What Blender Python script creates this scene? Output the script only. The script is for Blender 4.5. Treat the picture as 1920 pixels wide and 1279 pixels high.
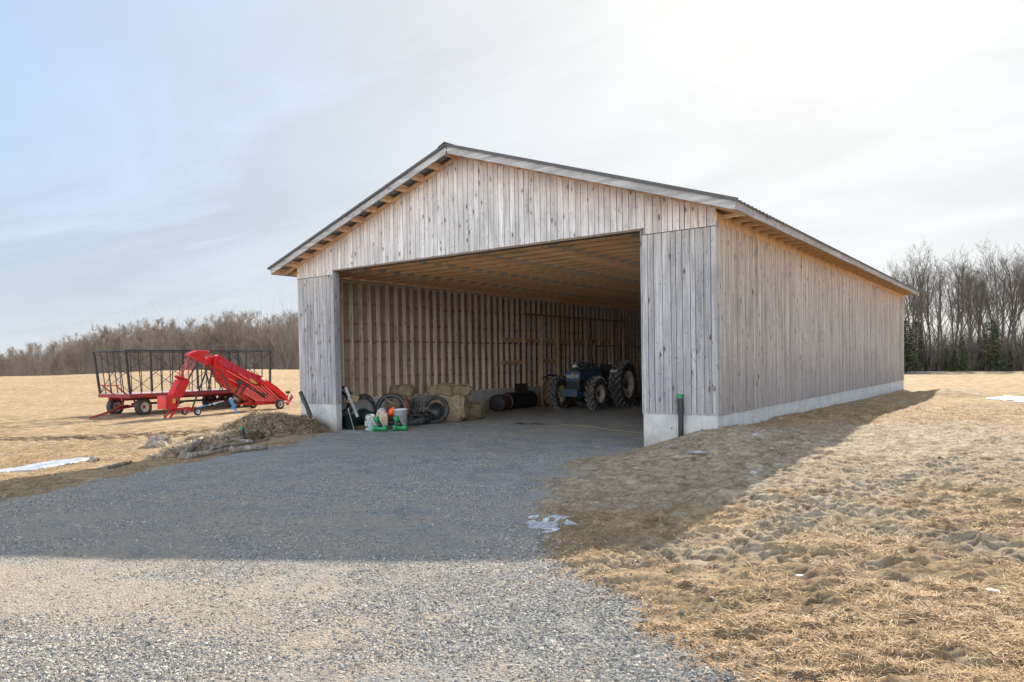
import bpy, math, random
import numpy as np
from mathutils import Vector, Matrix, noise as mnoise
R = math.radians
random.seed(7); rng = np.random.default_rng(7)
for o in list(bpy.data.objects): bpy.data.objects.remove(o)
sc = bpy.context.scene
col = sc.collection
# ------------------------------------------------------------------ camera
CX, CY, CZ = 17.0519, -13.9209, 1.8027
YAW, PITCH, ROLL, F = -0.6577, -0.021, -0.0177, 1385.3
PX, PY = -76.7, 71.1
cam = bpy.data.cameras.new('camera'); camo = bpy.data.objects.new('camera', cam); col.objects.link(camo)
fw = Vector((math.sin(YAW)*math.cos(PITCH), math.cos(YAW)*math.cos(PITCH), math.sin(PITCH)))
rt = Vector((math.cos(YAW), -math.sin(YAW), 0)); up = rt.cross(fw)
c_, s_ = math.cos(ROLL), math.sin(ROLL)
r2 = rt*c_+up*s_; u2 = up*c_-rt*s_
camo.matrix_world = Matrix(((r2.x, u2.x, -fw.x, CX), (r2.y, u2.y, -fw.y, CY), (r2.z, u2.z, -fw.z, CZ), (0, 0, 0, 1)))
cam.sensor_width = 36; cam.lens = F/1920*36
cam.shift_x = -PX/1920; cam.shift_y = PY/1920
cam.clip_start = 0.05; cam.clip_end = 3000
sc.camera = camo
# ------------------------------------------------------------------ light
SUNV = Vector((-0.34, 1.57, 1.0)).normalized()     # towards the sun
elev = math.asin(SUNV.z)
sun = bpy.data.lights.new('sun', 'SUN'); suno = bpy.data.objects.new('sun', sun); col.objects.link(suno)
sun.energy = 4.9; sun.angle = R(0.53); sun.color = (1.0, 0.90, 0.76)
suno.rotation_euler = SUNV.to_track_quat('Z', 'Y').to_euler()
w = bpy.data.worlds.new('World'); sc.world = w; w.use_nodes = True
nt = w.node_tree; N = nt.nodes; Lk = nt.links
bg = N['Background']; bg.inputs['Strength'].default_value = 0.15
sky = N.new('ShaderNodeTexSky'); sky.sky_type = 'NISHITA'; sky.sun_disc = False
sky.sun_elevation = elev; sky.sun_rotation = math.atan2(SUNV.x, SUNV.y)
sky.altitude = 100; sky.air_density = 1.0; sky.dust_density = 1.0; sky.ozone_density = 1.0
# thin cirrus: a high veil projected on a plane far overhead
tc = N.new('ShaderNodeTexCoord'); sep = N.new('ShaderNodeSeparateXYZ'); Lk.new(tc.outputs['Generated'], sep.inputs[0])
def wm(op, a, b=None, c=None):
    n = N.new('ShaderNodeMath'); n.operation = op
    for i, x in enumerate((a, b, c)):
        if x is None: continue
        if isinstance(x, (int, float)): n.inputs[i].default_value = x
        else: Lk.new(x, n.inputs[i])
    return n.outputs[0]
zz = wm('ADD', wm('MAXIMUM', sep.outputs[2], 0.0), 0.12)
cmb = N.new('ShaderNodeCombineXYZ'); Lk.new(wm('DIVIDE', sep.outputs[0], zz), cmb.inputs[0]); Lk.new(wm('DIVIDE', sep.outputs[1], zz), cmb.inputs[1])
mp = N.new('ShaderNodeMapping'); mp.inputs['Rotation'].default_value = (0, 0, R(-48)); mp.inputs['Scale'].default_value = (0.55, 1.5, 1)
Lk.new(cmb.outputs[0], mp.inputs[0])
def wnoise(scale, detail, rough, dist):
    n = N.new('ShaderNodeTexNoise'); n.inputs['Scale'].default_value = scale; n.inputs['Detail'].default_value = detail
    n.inputs['Roughness'].default_value = rough; n.inputs['Distortion'].default_value = dist; Lk.new(mp.outputs[0], n.inputs['Vector']); return n.outputs[0]
n1 = wnoise(0.9, 8, 0.62, 0.7); n2 = wnoise(0.35, 3, 0.5, 0.2)
cl = wm('MULTIPLY', wm('SMOOTHSTEP' if False else 'MULTIPLY', wm('MAXIMUM', wm('SUBTRACT', wm('ADD', n1, wm('MULTIPLY', n2, 0.9)), 0.72), 0.0), 1.75), 1.0)
cl = wm('MINIMUM', cl, 0.8)
# veil thickens towards the sun
dt = N.new('ShaderNodeVectorMath'); dt.operation = 'DOT_PRODUCT'; Lk.new(tc.outputs['Generated'], dt.inputs[0]); dt.inputs[1].default_value = SUNV
halo = wm('POWER', wm('MAXIMUM', dt.outputs['Value'], 0.0), 3.2)
back = wm('MAXIMUM', wm('MULTIPLY', dt.outputs['Value'], -1.0), 0.0)
horz = wm('POWER', wm('SUBTRACT', 1.0, wm('MAXIMUM', sep.outputs[2], 0.0)), 5.0)
fac = wm('MINIMUM', wm('ADD', wm('ADD', wm('ADD', wm('MULTIPLY', cl, 0.55), wm('MULTIPLY', halo, 0.9)), wm('MULTIPLY', wm('ADD', back, wm('MULTIPLY', horz, 1.5)), 0.55)), 0.18), 0.97)
mx = N.new('ShaderNodeMix'); mx.data_type = 'RGBA'; Lk.new(fac, mx.inputs['Factor']); Lk.new(sky.outputs[0], mx.inputs[6])
veil = N.new('ShaderNodeMix'); veil.data_type = 'RGBA'; Lk.new(halo, veil.inputs['Factor'])
hz_ = N.new('ShaderNodeMix'); hz_.data_type = 'RGBA'; Lk.new(wm('POWER', wm('SUBTRACT', 1.0, wm('MAXIMUM', sep.outputs[2], 0.0)), 6.0), hz_.inputs['Factor']); hz_.inputs[6].default_value = (1.05, 1.42, 2.0, 1); hz_.inputs[7].default_value = (2.35, 2.55, 2.75, 1); Lk.new(hz_.outputs[2], veil.inputs[6]); veil.inputs[7].default_value = (3.1, 3.1, 3.02, 1)
vb = N.new('ShaderNodeMix'); vb.data_type = 'RGBA'; Lk.new(wm('MINIMUM', wm('MULTIPLY', back, 2.6), 1.0), vb.inputs['Factor']); Lk.new(veil.outputs[2], vb.inputs[6]); vb.inputs[7].default_value = (10.2, 10.7, 11.3, 1)   # unseen bright sky opposite the sun, added to fill the shaded walls
st_ = N.new('ShaderNodeMix'); st_.data_type = 'RGBA'; st_.blend_type = 'MULTIPLY'; st_.inputs['Factor'].default_value = 1.0; Lk.new(vb.outputs[2], st_.inputs[6]); Lk.new(wm('ADD', 0.80, wm('MULTIPLY', n1, 0.46)), st_.inputs[7]); Lk.new(st_.outputs[2], mx.inputs[7]); Lk.new(mx.outputs[2], bg.inputs['Color'])
sc.view_settings.view_transform = 'Standard'; sc.view_settings.look = 'None'; sc.view_settings.gamma = 1.0
sc.view_settings.exposure = 1.0
sc.view_settings.use_curve_mapping = False
sc.render.engine = 'CYCLES'
sc.cycles.max_bounces = 12; sc.cycles.diffuse_bounces = 9

# ------------------------------------------------------------------ helpers
def ray(px, py):
    return fw + r2*((px-960-PX)/F) - u2*((py-639.5-PY)/F)
def at_depth(px, py, d): return Vector((CX, CY, CZ)) + ray(px, py)*d
def on_z(px, py, z):
    D = ray(px, py); t = (z-CZ)/D.z; return Vector((CX, CY, CZ))+D*t

class MB:
    def __init__(s): s.v = []; s.f = []; s.m = []; s.a = []; s.sm = []
    def add(s, vs, fs, mat=0, attr=5.0, smooth=False):
        b = len(s.v); s.v.extend([tuple(p) for p in vs])
        s.a.extend(attr if isinstance(attr, (list, tuple)) else [attr]*len(vs))
        for f in fs: s.f.append(tuple(b+i for i in f)); s.m.append(mat); s.sm.append(smooth)
    def box(s, x0, x1, y0, y1, z0, z1, mat=0, attr=5.0, M=None):
        vs = [(x0,y0,z0),(x1,y0,z0),(x1,y1,z0),(x0,y1,z0),(x0,y0,z1),(x1,y0,z1),(x1,y1,z1),(x0,y1,z1)]
        if M is not None: vs = [M @ Vector(p) for p in vs]
        s.add(vs, [(0,3,2,1),(4,5,6,7),(0,1,5,4),(1,2,6,5),(2,3,7,6),(3,0,4,7)], mat, attr)
    def beam(s, a, b, w, h, mat=0, upv=(0,0,1), attr=5.0):
        a = Vector(a); b = Vector(b); d = (b-a).normalized(); u = Vector(upv)
        if abs(d.dot(u)) > 0.98: u = Vector((0,1,0))
        r = d.cross(u).normalized(); u = r.cross(d).normalized()
        vs = []
        for p in (a, b):
            for i, j in ((-1,-1),(1,-1),(1,1),(-1,1)): vs.append(p+r*(w/2*i)+u*(h/2*j))
        s.add(vs, [(0,1,2,3),(7,6,5,4),(0,4,5,1),(1,5,6,2),(2,6,7,3),(3,7,4,0)], mat, attr)
    def tube(s, pts, rad, n=8, mat=0, cap=True, smooth=True):
        pts = [Vector(p) for p in pts]; rs = rad if isinstance(rad, (list, tuple)) else [rad]*len(pts)
        vs = []; fs = []; prev = None
        for i, p in enumerate(pts):
            d = (pts[min(i+1, len(pts)-1)]-pts[max(i-1, 0)]).normalized()
            if prev is None: prev = d.orthogonal().normalized()
            u = (prev - d*prev.dot(d)).normalized(); prev = u; r = d.cross(u)
            for k in range(n):
                a = 2*math.pi*k/n; vs.append(p+(u*math.cos(a)+r*math.sin(a))*rs[i])
        for i in range(len(pts)-1):
            for k in range(n):
                k2 = (k+1) % n; fs.append((i*n+k, i*n+k2, (i+1)*n+k2, (i+1)*n+k))
        s.add(vs, fs, mat, 5.0, smooth)
        if cap:
            b = len(s.v)-len(vs)
            s.f.append(tuple(b+k for k in range(n))[::-1]); s.m.append(mat); s.sm.append(False)
            s.f.append(tuple(b+(len(pts)-1)*n+k for k in range(n))); s.m.append(mat); s.sm.append(False)
    def lathe(s, prof, c=(0,0,0), axis=(0,0,1), n=24, mat=0, smooth=True, closed=False):
        c = Vector(c); ax = Vector(axis).normalized(); u = ax.orthogonal().normalized(); r = ax.cross(u)
        vs = []; fs = []; m = len(prof)
        for k in range(n):
            a = 2*math.pi*k/n; e = u*math.cos(a)+r*math.sin(a)
            for (rr, h) in prof: vs.append(c+e*rr+ax*h)
        for k in range(n):
            k2 = (k+1) % n
            for i in range(m if closed else m-1):
                j = (i+1) % m; fs.append((k*m+i, k2*m+i, k2*m+j, k*m+j))
        s.add(vs, fs, mat, 5.0, smooth)
    def prism(s, poly, y0, y1, mat=0, f=None):
        """poly in (u,z), extruded along local y; f maps (u,y,z)"""
        n = len(poly); g = f or (lambda u, y, z: (u, y, z))
        vs = [g(p[0], y0, p[1]) for p in poly]+[g(p[0], y1, p[1]) for p in poly]
        fs = [tuple(range(n)), tuple(range(2*n-1, n-1, -1))]+[(i, n+i, n+(i+1) % n, (i+1) % n) for i in range(n)]
        s.add(vs, fs, mat)
    def build(s, name, mats, parent=None, bevel=0, loc=None, weld=False):
        me = bpy.data.meshes.new(name); me.from_pydata(s.v, [], s.f)
        if not isinstance(mats, (list, tuple)): mats = [mats]
        for m in mats: me.materials.append(m)
        me.polygons.foreach_set('material_index', s.m); me.polygons.foreach_set('use_smooth', s.sm)
        at = me.attributes.new('dtop', 'FLOAT', 'POINT'); at.data.foreach_set('value', s.a)
        me.update()
        o = bpy.data.objects.new(name, me); col.objects.link(o)
        if parent: o.parent = parent
        if loc: o.location = loc
        if bevel:
            b = o.modifiers.new('bevel', 'BEVEL'); b.width = bevel; b.segments = 2; b.limit_method = 'ANGLE'; b.angle_limit = R(40)
        return o
def np_mesh(name, verts, faces, mats, parent=None, nside=3, smooth=False):
    me = bpy.data.meshes.new(name); nv = len(verts); nf = len(faces)
    me.vertices.add(nv); me.vertices.foreach_set('co', np.asarray(verts, np.float32).ravel())
    me.loops.add(nf*nside); me.loops.foreach_set('vertex_index', np.asarray(faces, np.int32).ravel())
    me.polygons.add(nf); me.polygons.foreach_set('loop_start', np.arange(0, nf*nside, nside, dtype=np.int32))
    me.polygons.foreach_set('use_smooth', np.full(nf, smooth)); me.update(calc_edges=True)
    for m in (mats if isinstance(mats, list) else [mats]): me.materials.append(m)
    o = bpy.data.objects.new(name, me); col.objects.link(o)
    if parent: o.parent = parent
    return o
def tag(o, label=None, cat=None, group=None, kind=None):
    if label: o['label'] = label
    if cat: o['category'] = cat
    if group: o['group'] = group
    if kind: o['kind'] = kind
    return o
def empty(name, loc=(0,0,0), rz=0, parent=None):
    o = bpy.data.objects.new(name, None); col.objects.link(o); o.location = loc; o.rotation_euler = (0, 0, rz)
    o.empty_display_size = 0.2
    if parent: o.parent = parent
    return o
def copy_tree(o, parent=None):
    c = o.copy(); col.objects.link(c); c.parent = parent
    for ch in list(o.children): copy_tree(ch, c)
    return c

# ------------------------------------------------------------------ materials
class NM:
    def __init__(s, name, rough=0.8, spec=0.3, metal=0.0):
        s.m = bpy.data.materials.new(name); s.m.use_nodes = True; s.t = s.m.node_tree; s.n = s.t.nodes; s.l = s.t.links
        s.b = s.n['Principled BSDF']; s.b.inputs['Roughness'].default_value = rough
        s.b.inputs['Specular IOR Level'].default_value = spec; s.b.inputs['Metallic'].default_value = metal
        s.tc = s.n.new('ShaderNodeTexCoord')
    def set(s, sock, v, k=None):
        if isinstance(v, (int, float)): sock.default_value = v
        elif isinstance(v, tuple): sock.default_value = v if len(v) == 4 or len(sock.default_value) == 3 else (*v, 1)
        else: s.l.new(v, sock)
    def math(s, op, a, b=None, c=None, clamp=False):
        n = s.n.new('ShaderNodeMath'); n.operation = op; n.use_clamp = clamp
        for i, x in enumerate((a, b, c)):
            if x is not None: s.set(n.inputs[i], x)
        return n.outputs[0]
    def map(s, scale=(1,1,1), loc=(0,0,0), src=None):
        n = s.n.new('ShaderNodeMapping'); s.l.new(src or s.tc.outputs['Object'], n.inputs[0])
        n.inputs['Scale'].default_value = scale; s.set(n.inputs['Location'], loc); return n.outputs[0]
    def noise(s, v, scale=1, detail=4, rough=0.55, dist=0):
        n = s.n.new('ShaderNodeTexNoise'); s.l.new(v, n.inputs['Vector'])
        for k, x in (('Scale', scale), ('Detail', detail), ('Roughness', rough), ('Distortion', dist)): n.inputs[k].default_value = x
        return n.outputs[0]
    def vor(s, v, scale=1, feat='F1', out='Distance', rnd=1):
        n = s.n.new('ShaderNodeTexVoronoi'); n.feature = feat; s.l.new(v, n.inputs['Vector']); n.inputs['Scale'].default_value = scale
        n.inputs['Randomness'].default_value = rnd; return n.outputs[out]
    def ramp(s, fac, stops, interp='LINEAR'):
        n = s.n.new('ShaderNodeValToRGB'); s.l.new(fac, n.inputs[0]); e = n.color_ramp.elements; n.color_ramp.interpolation = interp
        while len(e) < len(stops): e.new(0.5)
        for i, (p, c) in enumerate(stops):
            e[i].position = p; e[i].color = (c, c, c, 1) if isinstance(c, (int, float)) else (*c, 1)
        return n.outputs[0]
    def mix(s, f, a, b, mode='MIX'):
        n = s.n.new('ShaderNodeMix'); n.data_type = 'RGBA'; n.blend_type = mode
        s.set(n.inputs[0], f); s.set(n.inputs[6], a); s.set(n.inputs[7], b); return n.outputs[2]
    def rnd(s): return s.n.new('ShaderNodeNewGeometry').outputs['Random Per Island']
    def orand(s): return s.n.new('ShaderNodeObjectInfo').outputs['Random']
    def attr(s, name):
        n = s.n.new('ShaderNodeAttribute'); n.attribute_name = name; return n.outputs['Fac']
    def bump(s, h, strength=0.5, dist=0.02):
        n = s.n.new('ShaderNodeBump'); s.l.new(h, n.inputs['Height']); n.inputs['Strength'].default_value = strength
        n.inputs['Distance'].default_value = dist; s.l.new(n.outputs[0], s.b.inputs['Normal'])
    def color(s, c): s.set(s.b.inputs['Base Color'], c); return s.m

def simple(name, c, rough=0.6, spec=0.4, metal=0, var=0.25, scale=6, dirt=None, dscale=3, bump=0.15):
    q = NM(name, rough, spec, metal)
    v = q.map((1,1,1)); n = q.noise(v, scale, 6, 0.65)
    lo = tuple(x*(1-var) for x in c); hi = tuple(min(1, x*(1+var)) for x in c)
    cc = q.ramp(n, [(0.3, lo), (0.7, hi)])
    if dirt:
        d = q.ramp(q.noise(v, dscale, 7, 0.7), [(0.48, 0.0), (0.68, 1.0)]); cc = q.mix(d, cc, (*dirt, 1))
    q.color(cc)
    q.set(q.b.inputs['Roughness'], q.math('ADD', q.math('MULTIPLY', n, 0.3), rough-0.15, clamp=True))
    if bump: q.bump(q.noise(v, scale*8, 4), bump, 0.01)
    return q.m
def wood(name, light, dark, warm, warm_len=0.9, warm_amt=0.8, knots=1.0, grain=26, bottom=0.0, rough=0.85, along='z'):
    q = NM(name, rough, 0.2)
    if along != 'z':
        sp_ = q.n.new('ShaderNodeSeparateXYZ'); q.l.new(q.tc.outputs['Object'], sp_.inputs[0]); cb_ = q.n.new('ShaderNodeCombineXYZ')
        for i_, j_ in enumerate((2, 1, 0) if along == 'x' else (0, 2, 1)): q.l.new(sp_.outputs[j_], cb_.inputs[i_])
        om_ = q.map; q.map = lambda scale=(1,1,1), loc=(0,0,0), src=None: om_(scale, loc, src or cb_.outputs[0])
    r = q.rnd(); off = q.n.new('ShaderNodeCombineXYZ'); q.l.new(q.math('MULTIPLY', r, 71.0), off.inputs[0]); q.l.new(q.math('MULTIPLY', r, 37.0), off.inputs[2])
    v = q.map((grain, grain, 0.9), off.outputs[0])
    g = q.noise(v, 1.0, 6, 0.65, 0.3)
    v2 = q.map((5, 5, 0.55), off.outputs[0]); g2 = q.noise(v2, 1.0, 4, 0.6)
    c = q.mix(q.ramp(g, [(0.36, 0.0), (0.66, 1.0)]), (*dark, 1), (*light, 1))
    c = q.mix(q.ramp(g2, [(0.35, 0.55), (0.62, 0.0)]), c, (*[x*0.72 for x in dark], 1))
    dt_ = q.attr('dtop')
    wf = q.math('POWER', 2.718, q.math('MULTIPLY', dt_, -1.0/warm_len))
    wf = q.math('MULTIPLY', wf, q.math('ADD', 0.45, g2)); wf = q.math('MULTIPLY', wf, warm_amt, clamp=True)
    c = q.mix(wf, c, (*warm, 1))
    # tone of each board
    tone = q.math('ADD', 0.84, q.math('MULTIPLY', q.math('FRACT', q.math('MULTIPLY', r, 13.7)), 0.24))
    c = q.mix(1.0, c, tone, 'MULTIPLY')
    hue = q.math('FRACT', q.math('MULTIPLY', r, 91.3))
    c = q.mix(q.math('MULTIPLY', hue, 0.06*warm_amt), c, (*warm, 1))
    if knots:
        vk = q.map((6.5, 6.5, 2.6), off.outputs[0]); nk = q.noise(vk, 3, 3)
        kd = q.math('ADD', q.vor(vk, 1.0), q.math('MULTIPLY', nk, 0.12))
        k = q.ramp(kd, [(0.14, 1.0), (0.24, 0.0)])
        c = q.mix(q.math('MULTIPLY', k, 0.85*knots), c, (0.07, 0.045, 0.035, 1))
        halo_ = q.ramp(kd, [(0.16, 1.0), (0.36, 0.0)])
        c = q.mix(q.math('MULTIPLY', halo_, 0.22*knots), c, (0.17, 0.12, 0.10, 1))
        # long dark weather streaks
        vs = q.map((9, 9, 0.5), off.outputs[0]); st = q.ramp(q.noise(vs, 1.3, 5, 0.7), [(0.54, 0.0), (0.68, 1.0)])
        c = q.mix(q.math('MULTIPLY', st, 0.5), c, (0.10, 0.095, 0.095, 1))
        # small scattered pin knots
        vp = q.map((16, 16, 7), off.outputs[0]); pk = q.ramp(q.vor(vp, 1.0), [(0.10, 1.0), (0.17, 0.0)])
        c = q.mix(q.math('MULTIPLY', pk, 0.6*knots), c, (0.09, 0.06, 0.05, 1))
        bl = q.ramp(q.noise(q.map((2.2, 2.2, 1.1)), 1.0, 8, 0.75), [(0.50, 0.0), (0.70, 1.0)])
        c = q.mix(q.math('MULTIPLY', bl, 0.42), c, (0.13, 0.13, 0.14, 1))
    if bottom:
        bw = q.ramp(q.math('ADD', q.math('MULTIPLY', q.math('SUBTRACT', dt_, 1.6), 0.42), q.math('MULTIPLY', q.math('SUBTRACT', g2, 0.5), 0.8)), [(0.25, 0.0), (0.95, 1.0)])
        c = q.mix(q.math('MULTIPLY', bw, bottom), c, (0.20, 0.18, 0.185, 1))
    q.color(c); q.bump(q.math('ADD', g, g2), 0.5, 0.008); return q.m

M = {}
M['siding'] = wood('weathered_siding', (0.76, 0.735, 0.715), (0.45, 0.43, 0.42), (0.72, 0.50, 0.35), 0.38, 0.62, 1.15)
M['side'] = wood('weathered_side_siding', (0.60, 0.555, 0.51), (0.34, 0.305, 0.275), (0.70, 0.50, 0.36), 0.55, 0.7, 1.15, 26, 0.55)
M['panel'] = wood('grey_panel_siding', (0.52, 0.52, 0.525), (0.25, 0.25, 0.262), (0.58, 0.48, 0.40), 0.5, 0.35, 1.2, 26, 0.2)
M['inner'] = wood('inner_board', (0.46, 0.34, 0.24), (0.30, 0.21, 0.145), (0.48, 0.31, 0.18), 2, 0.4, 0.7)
M['stud'] = wood('stud_lumber', (0.80, 0.67, 0.54), (0.62, 0.50, 0.39), (0.62, 0.44, 0.28), 2, 0.4, 0.7)
M['raw'] = wood('raw_lumber', (0.80, 0.54, 0.33), (0.58, 0.36, 0.21), (0.72, 0.45, 0.26), 3, 0.5, 0.4)
M['rawx'] = wood('truss_lumber', (0.86, 0.60, 0.36), (0.68, 0.44, 0.25), (0.76, 0.48, 0.27), 3, 0.5, 0.3, along='x')
M['fasciax'] = wood('rake_fascia_board', (0.50, 0.49, 0.48), (0.28, 0.27, 0.265), (0.5, 0.38, 0.3), 0.2, 0.2, 0.8, along='x')
M['fasciay'] = wood('eave_fascia_board', (0.50, 0.49, 0.48), (0.28, 0.27, 0.265), (0.5, 0.38, 0.3), 0.2, 0.2, 0.8, along='y')
M['fascia'] = wood('fascia_board', (0.50, 0.49, 0.48), (0.28, 0.27, 0.265), (0.5, 0.38, 0.3), 0.2, 0.2, 0.8)
M['plate'] = simple('galvanised_plate', (0.40, 0.38, 0.34), 0.55, 0.4, 0.3)
M['roof'] = simple('grey_metal_roof', (0.075, 0.075, 0.075), 0.6, 0.35, 0.0, 0.15, 2)
M['zinc'] = simple('bare_metal_underside', (0.30, 0.31, 0.32), 0.5, 0.5, 0.3, 0.15, 2)
M['rim'] = simple('cream_rim', (0.62, 0.57, 0.46), 0.5, 0.4, 0, 0.12, 5, (0.2, 0.14, 0.08), 6)
M['tyre'] = simple('black_rubber', (0.045, 0.045, 0.045), 0.75, 0.3, 0, 0.4, 8, (0.14, 0.12, 0.10), 5)
M['tyre_old'] = simple('dusty_rubber', (0.035, 0.036, 0.036), 0.8, 0.3, 0, 0.3, 8, (0.09, 0.085, 0.08), 4)
M['lug'] = simple('dusty_tread', (0.22, 0.21, 0.20), 0.85, 0.2, 0, 0.4, 14)
M['red'] = simple('red_paint', (0.58, 0.014, 0.018), 0.42, 0.5, 0, 0.22, 3, (0.30, 0.035, 0.03), 5, 0.05)
M['dkred'] = simple('old_red_paint', (0.30, 0.03, 0.03), 0.6, 0.35, 0, 0.25, 4, (0.16, 0.06, 0.045), 4)
M['steel'] = simple('black_steel', (0.035, 0.04, 0.045), 0.55, 0.4, 0.2, 0.3, 5, (0.08, 0.06, 0.05), 6)
M['deck'] = simple('deck_plank', (0.42, 0.33, 0.32), 0.75, 0.3, 0, 0.25, 5)
M['white'] = simple('white_paint', (0.75, 0.74, 0.72), 0.5, 0.4, 0, 0.08)
M['blue'] = simple('blue_tractor_paint', (0.035, 0.085, 0.15), 0.5, 0.5, 0, 0.15, 4, (0.1, 0.1, 0.1), 5, 0.05)
M['ltblue'] = simple('light_blue_paint', (0.10, 0.33, 0.62), 0.5, 0.5, 0, 0.15)
M['fender'] = simple('grey_fender', (0.15, 0.17, 0.165), 0.5, 0.4, 0, 0.15, 5, (0.2, 0.18, 0.15), 5)
M['iron'] = simple('dark_machine', (0.045, 0.05, 0.05), 0.6, 0.4, 0.1, 0.4, 8, (0.1, 0.08, 0.06), 5)
M['green'] = simple('green_plastic', (0.008, 0.20, 0.065), 0.45, 0.5, 0, 0.1)
M['dkgreen'] = simple('green_tub', (0.012, 0.035, 0.028), 0.5, 0.5)
M['orange'] = simple('orange_plastic', (0.75, 0.10, 0.02), 0.5, 0.4, 0, 0.1)
M['pail'] = simple('white_bucket', (0.62, 0.64, 0.66), 0.5, 0.4, 0, 0.06, 5, (0.08, 0.09, 0.10), 26)
M['kraft'] = simple('kraft_paper', (0.50, 0.40, 0.28), 0.8, 0.2, 0, 0.15)
M['card'] = simple('cardboard', (0.36, 0.25, 0.14), 0.85, 0.2, 0, 0.15)
M['film'] = simple('plastic_bag', (0.60, 0.62, 0.63), 0.35, 0.5, 0, 0.2, 9, (0.12, 0.10, 0.09), 9)
M['aqua'] = simple('clear_bottle', (0.25, 0.42, 0.42), 0.2, 0.6, 0, 0.2)
M['rust'] = simple('rusty_disc', (0.26, 0.12, 0.06), 0.8, 0.3, 0.1, 0.35, 10)
M['blackpl'] = simple('black_plastic', (0.016, 0.017, 0.018), 0.45, 0.5, 0, 0.3)
M['darkred'] = simple('dark_red_drum', (0.10, 0.018, 0.02), 0.5, 0.4)
M['rope'] = simple('yellow_cord', (0.42, 0.36, 0.10), 0.7, 0.3)
M['chrome'] = simple('bright_metal', (0.6, 0.6, 0.6), 0.25, 0.5, 0.9)
M['rock'] = simple('field_rock', (0.34, 0.29, 0.235), 0.9, 0.2, 0, 0.35, 5, (0.15, 0.125, 0.10), 8, 0.6)
M['seat'] = simple('seat_vinyl', (0.03, 0.03, 0.03), 0.5)
M['lens'] = simple('lamp_lens', (0.5, 0.5, 0.48), 0.15, 0.6, 0.3)
M['block'] = simple('brown_blocking', (0.30, 0.165, 0.10), 0.85, 0.2, 0, 0.3, 8)
M['headwood'] = simple('dark_header_wood', (0.17, 0.125, 0.095), 0.85, 0.2, 0, 0.25, 8)
M['film2'] = simple('grey_film', (0.36, 0.40, 0.42), 0.3, 0.5, 0, 0.2, 9)
M['pink'] = simple('pinkish_film', (0.55, 0.38, 0.38), 0.4, 0.5, 0, 0.2, 9)
M['haydark'] = simple('dark_round_hay', (0.20, 0.125, 0.065), 0.9, 0.2, 0, 0.5, 30, None, 3, 0.8)
M['soil'] = simple('dark_soil', (0.075, 0.05, 0.032), 0.95, 0.1, 0, 0.45, 12, None, 3, 0.6)

q = NM('log_bark', 0.9, 0.2); v = q.map((1,1,1)); a_ = q.noise(q.map((14, 14, 4)), 1, 6, 0.7)
q.color(q.ramp(a_, [(0.35, (0.12, 0.095, 0.075)), (0.55, (0.30, 0.26, 0.21)), (0.7, (0.45, 0.42, 0.36))])); q.bump(a_, 0.7, 0.01); M['bark'] = q.m
q = NM('tree_bark', 0.9, 0.15); a_ = q.noise(q.map((3, 3, 0.6)), 1, 5, 0.7)
tone = q.math('ADD', 0.7, q.math('MULTIPLY', q.orand(), 0.6))
q.color(q.mix(1.0, q.ramp(a_, [(0.3, (0.12, 0.095, 0.08)), (0.7, (0.26, 0.22, 0.19))]), tone, 'MULTIPLY')); M['tbark'] = q.m
q = NM('tree_twigs', 0.85, 0.2)
tone = q.math('ADD', 0.75, q.math('MULTIPLY', q.orand(), 0.5))
q.color(q.mix(1.0, q.mix(q.orand(), (0.30, 0.235, 0.18, 1), (0.22, 0.18, 0.145, 1)), tone, 'MULTIPLY')); M['twig'] = q.m
q = NM('dark_tree_twigs', 0.85, 0.2); q.color((0.12, 0.10, 0.08, 1)); M['twig_dark'] = q.m
q = NM('dark_tree_bark', 0.85, 0.2); a_ = q.noise(q.map((3, 3, 0.6)), 1, 5, 0.7)
q.color(q.ramp(a_, [(0.3, (0.075, 0.06, 0.05)), (0.7, (0.17, 0.14, 0.12))])); M['tbark_dark'] = q.m
q = NM('evergreen_needles', 0.8, 0.25); r_ = q.rnd()
q.color(q.ramp(r_, [(0.0, (0.05, 0.08, 0.035)), (0.6, (0.11, 0.15, 0.06)), (1.0, (0.20, 0.23, 0.09))])); M['needle'] = q.m
q = NM('straw', 0.75, 0.25); r_ = q.math('ADD', q.math('MULTIPLY', q.rnd(), 0.35), q.math('MULTIPLY', q.ramp(q.noise(q.map((1,1,1)), 7, 12, 0.85, 0.6), [(0.36, 0.0), (0.64, 1.0)]), 0.65))
q.color(q.ramp(r_, [(0.0, (0.22, 0.15, 0.08)), (0.5, (0.48, 0.35, 0.20)), (1.0, (0.66, 0.53, 0.34))])); M['straw'] = q.m
q = NM('old_hay', 0.8, 0.2); r_ = q.math('ADD', q.math('MULTIPLY', q.rnd(), 0.35), q.math('MULTIPLY', q.ramp(q.noise(q.map((1,1,1)), 7, 12, 0.85, 0.6), [(0.36, 0.0), (0.64, 1.0)]), 0.65))
q.color(q.ramp(r_, [(0.0, (0.17, 0.12, 0.075)), (0.45, (0.42, 0.32, 0.21)), (1.0, (0.72, 0.60, 0.43))])); M['hay'] = q.m
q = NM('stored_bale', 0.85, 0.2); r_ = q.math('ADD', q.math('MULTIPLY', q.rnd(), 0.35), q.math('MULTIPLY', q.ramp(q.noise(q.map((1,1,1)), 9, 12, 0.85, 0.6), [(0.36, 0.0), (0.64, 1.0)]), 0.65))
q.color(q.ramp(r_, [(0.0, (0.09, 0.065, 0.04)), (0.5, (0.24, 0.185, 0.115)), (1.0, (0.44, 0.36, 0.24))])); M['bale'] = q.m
q = NM('dry_blades', 0.7, 0.25); r_ = q.rnd()
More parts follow.
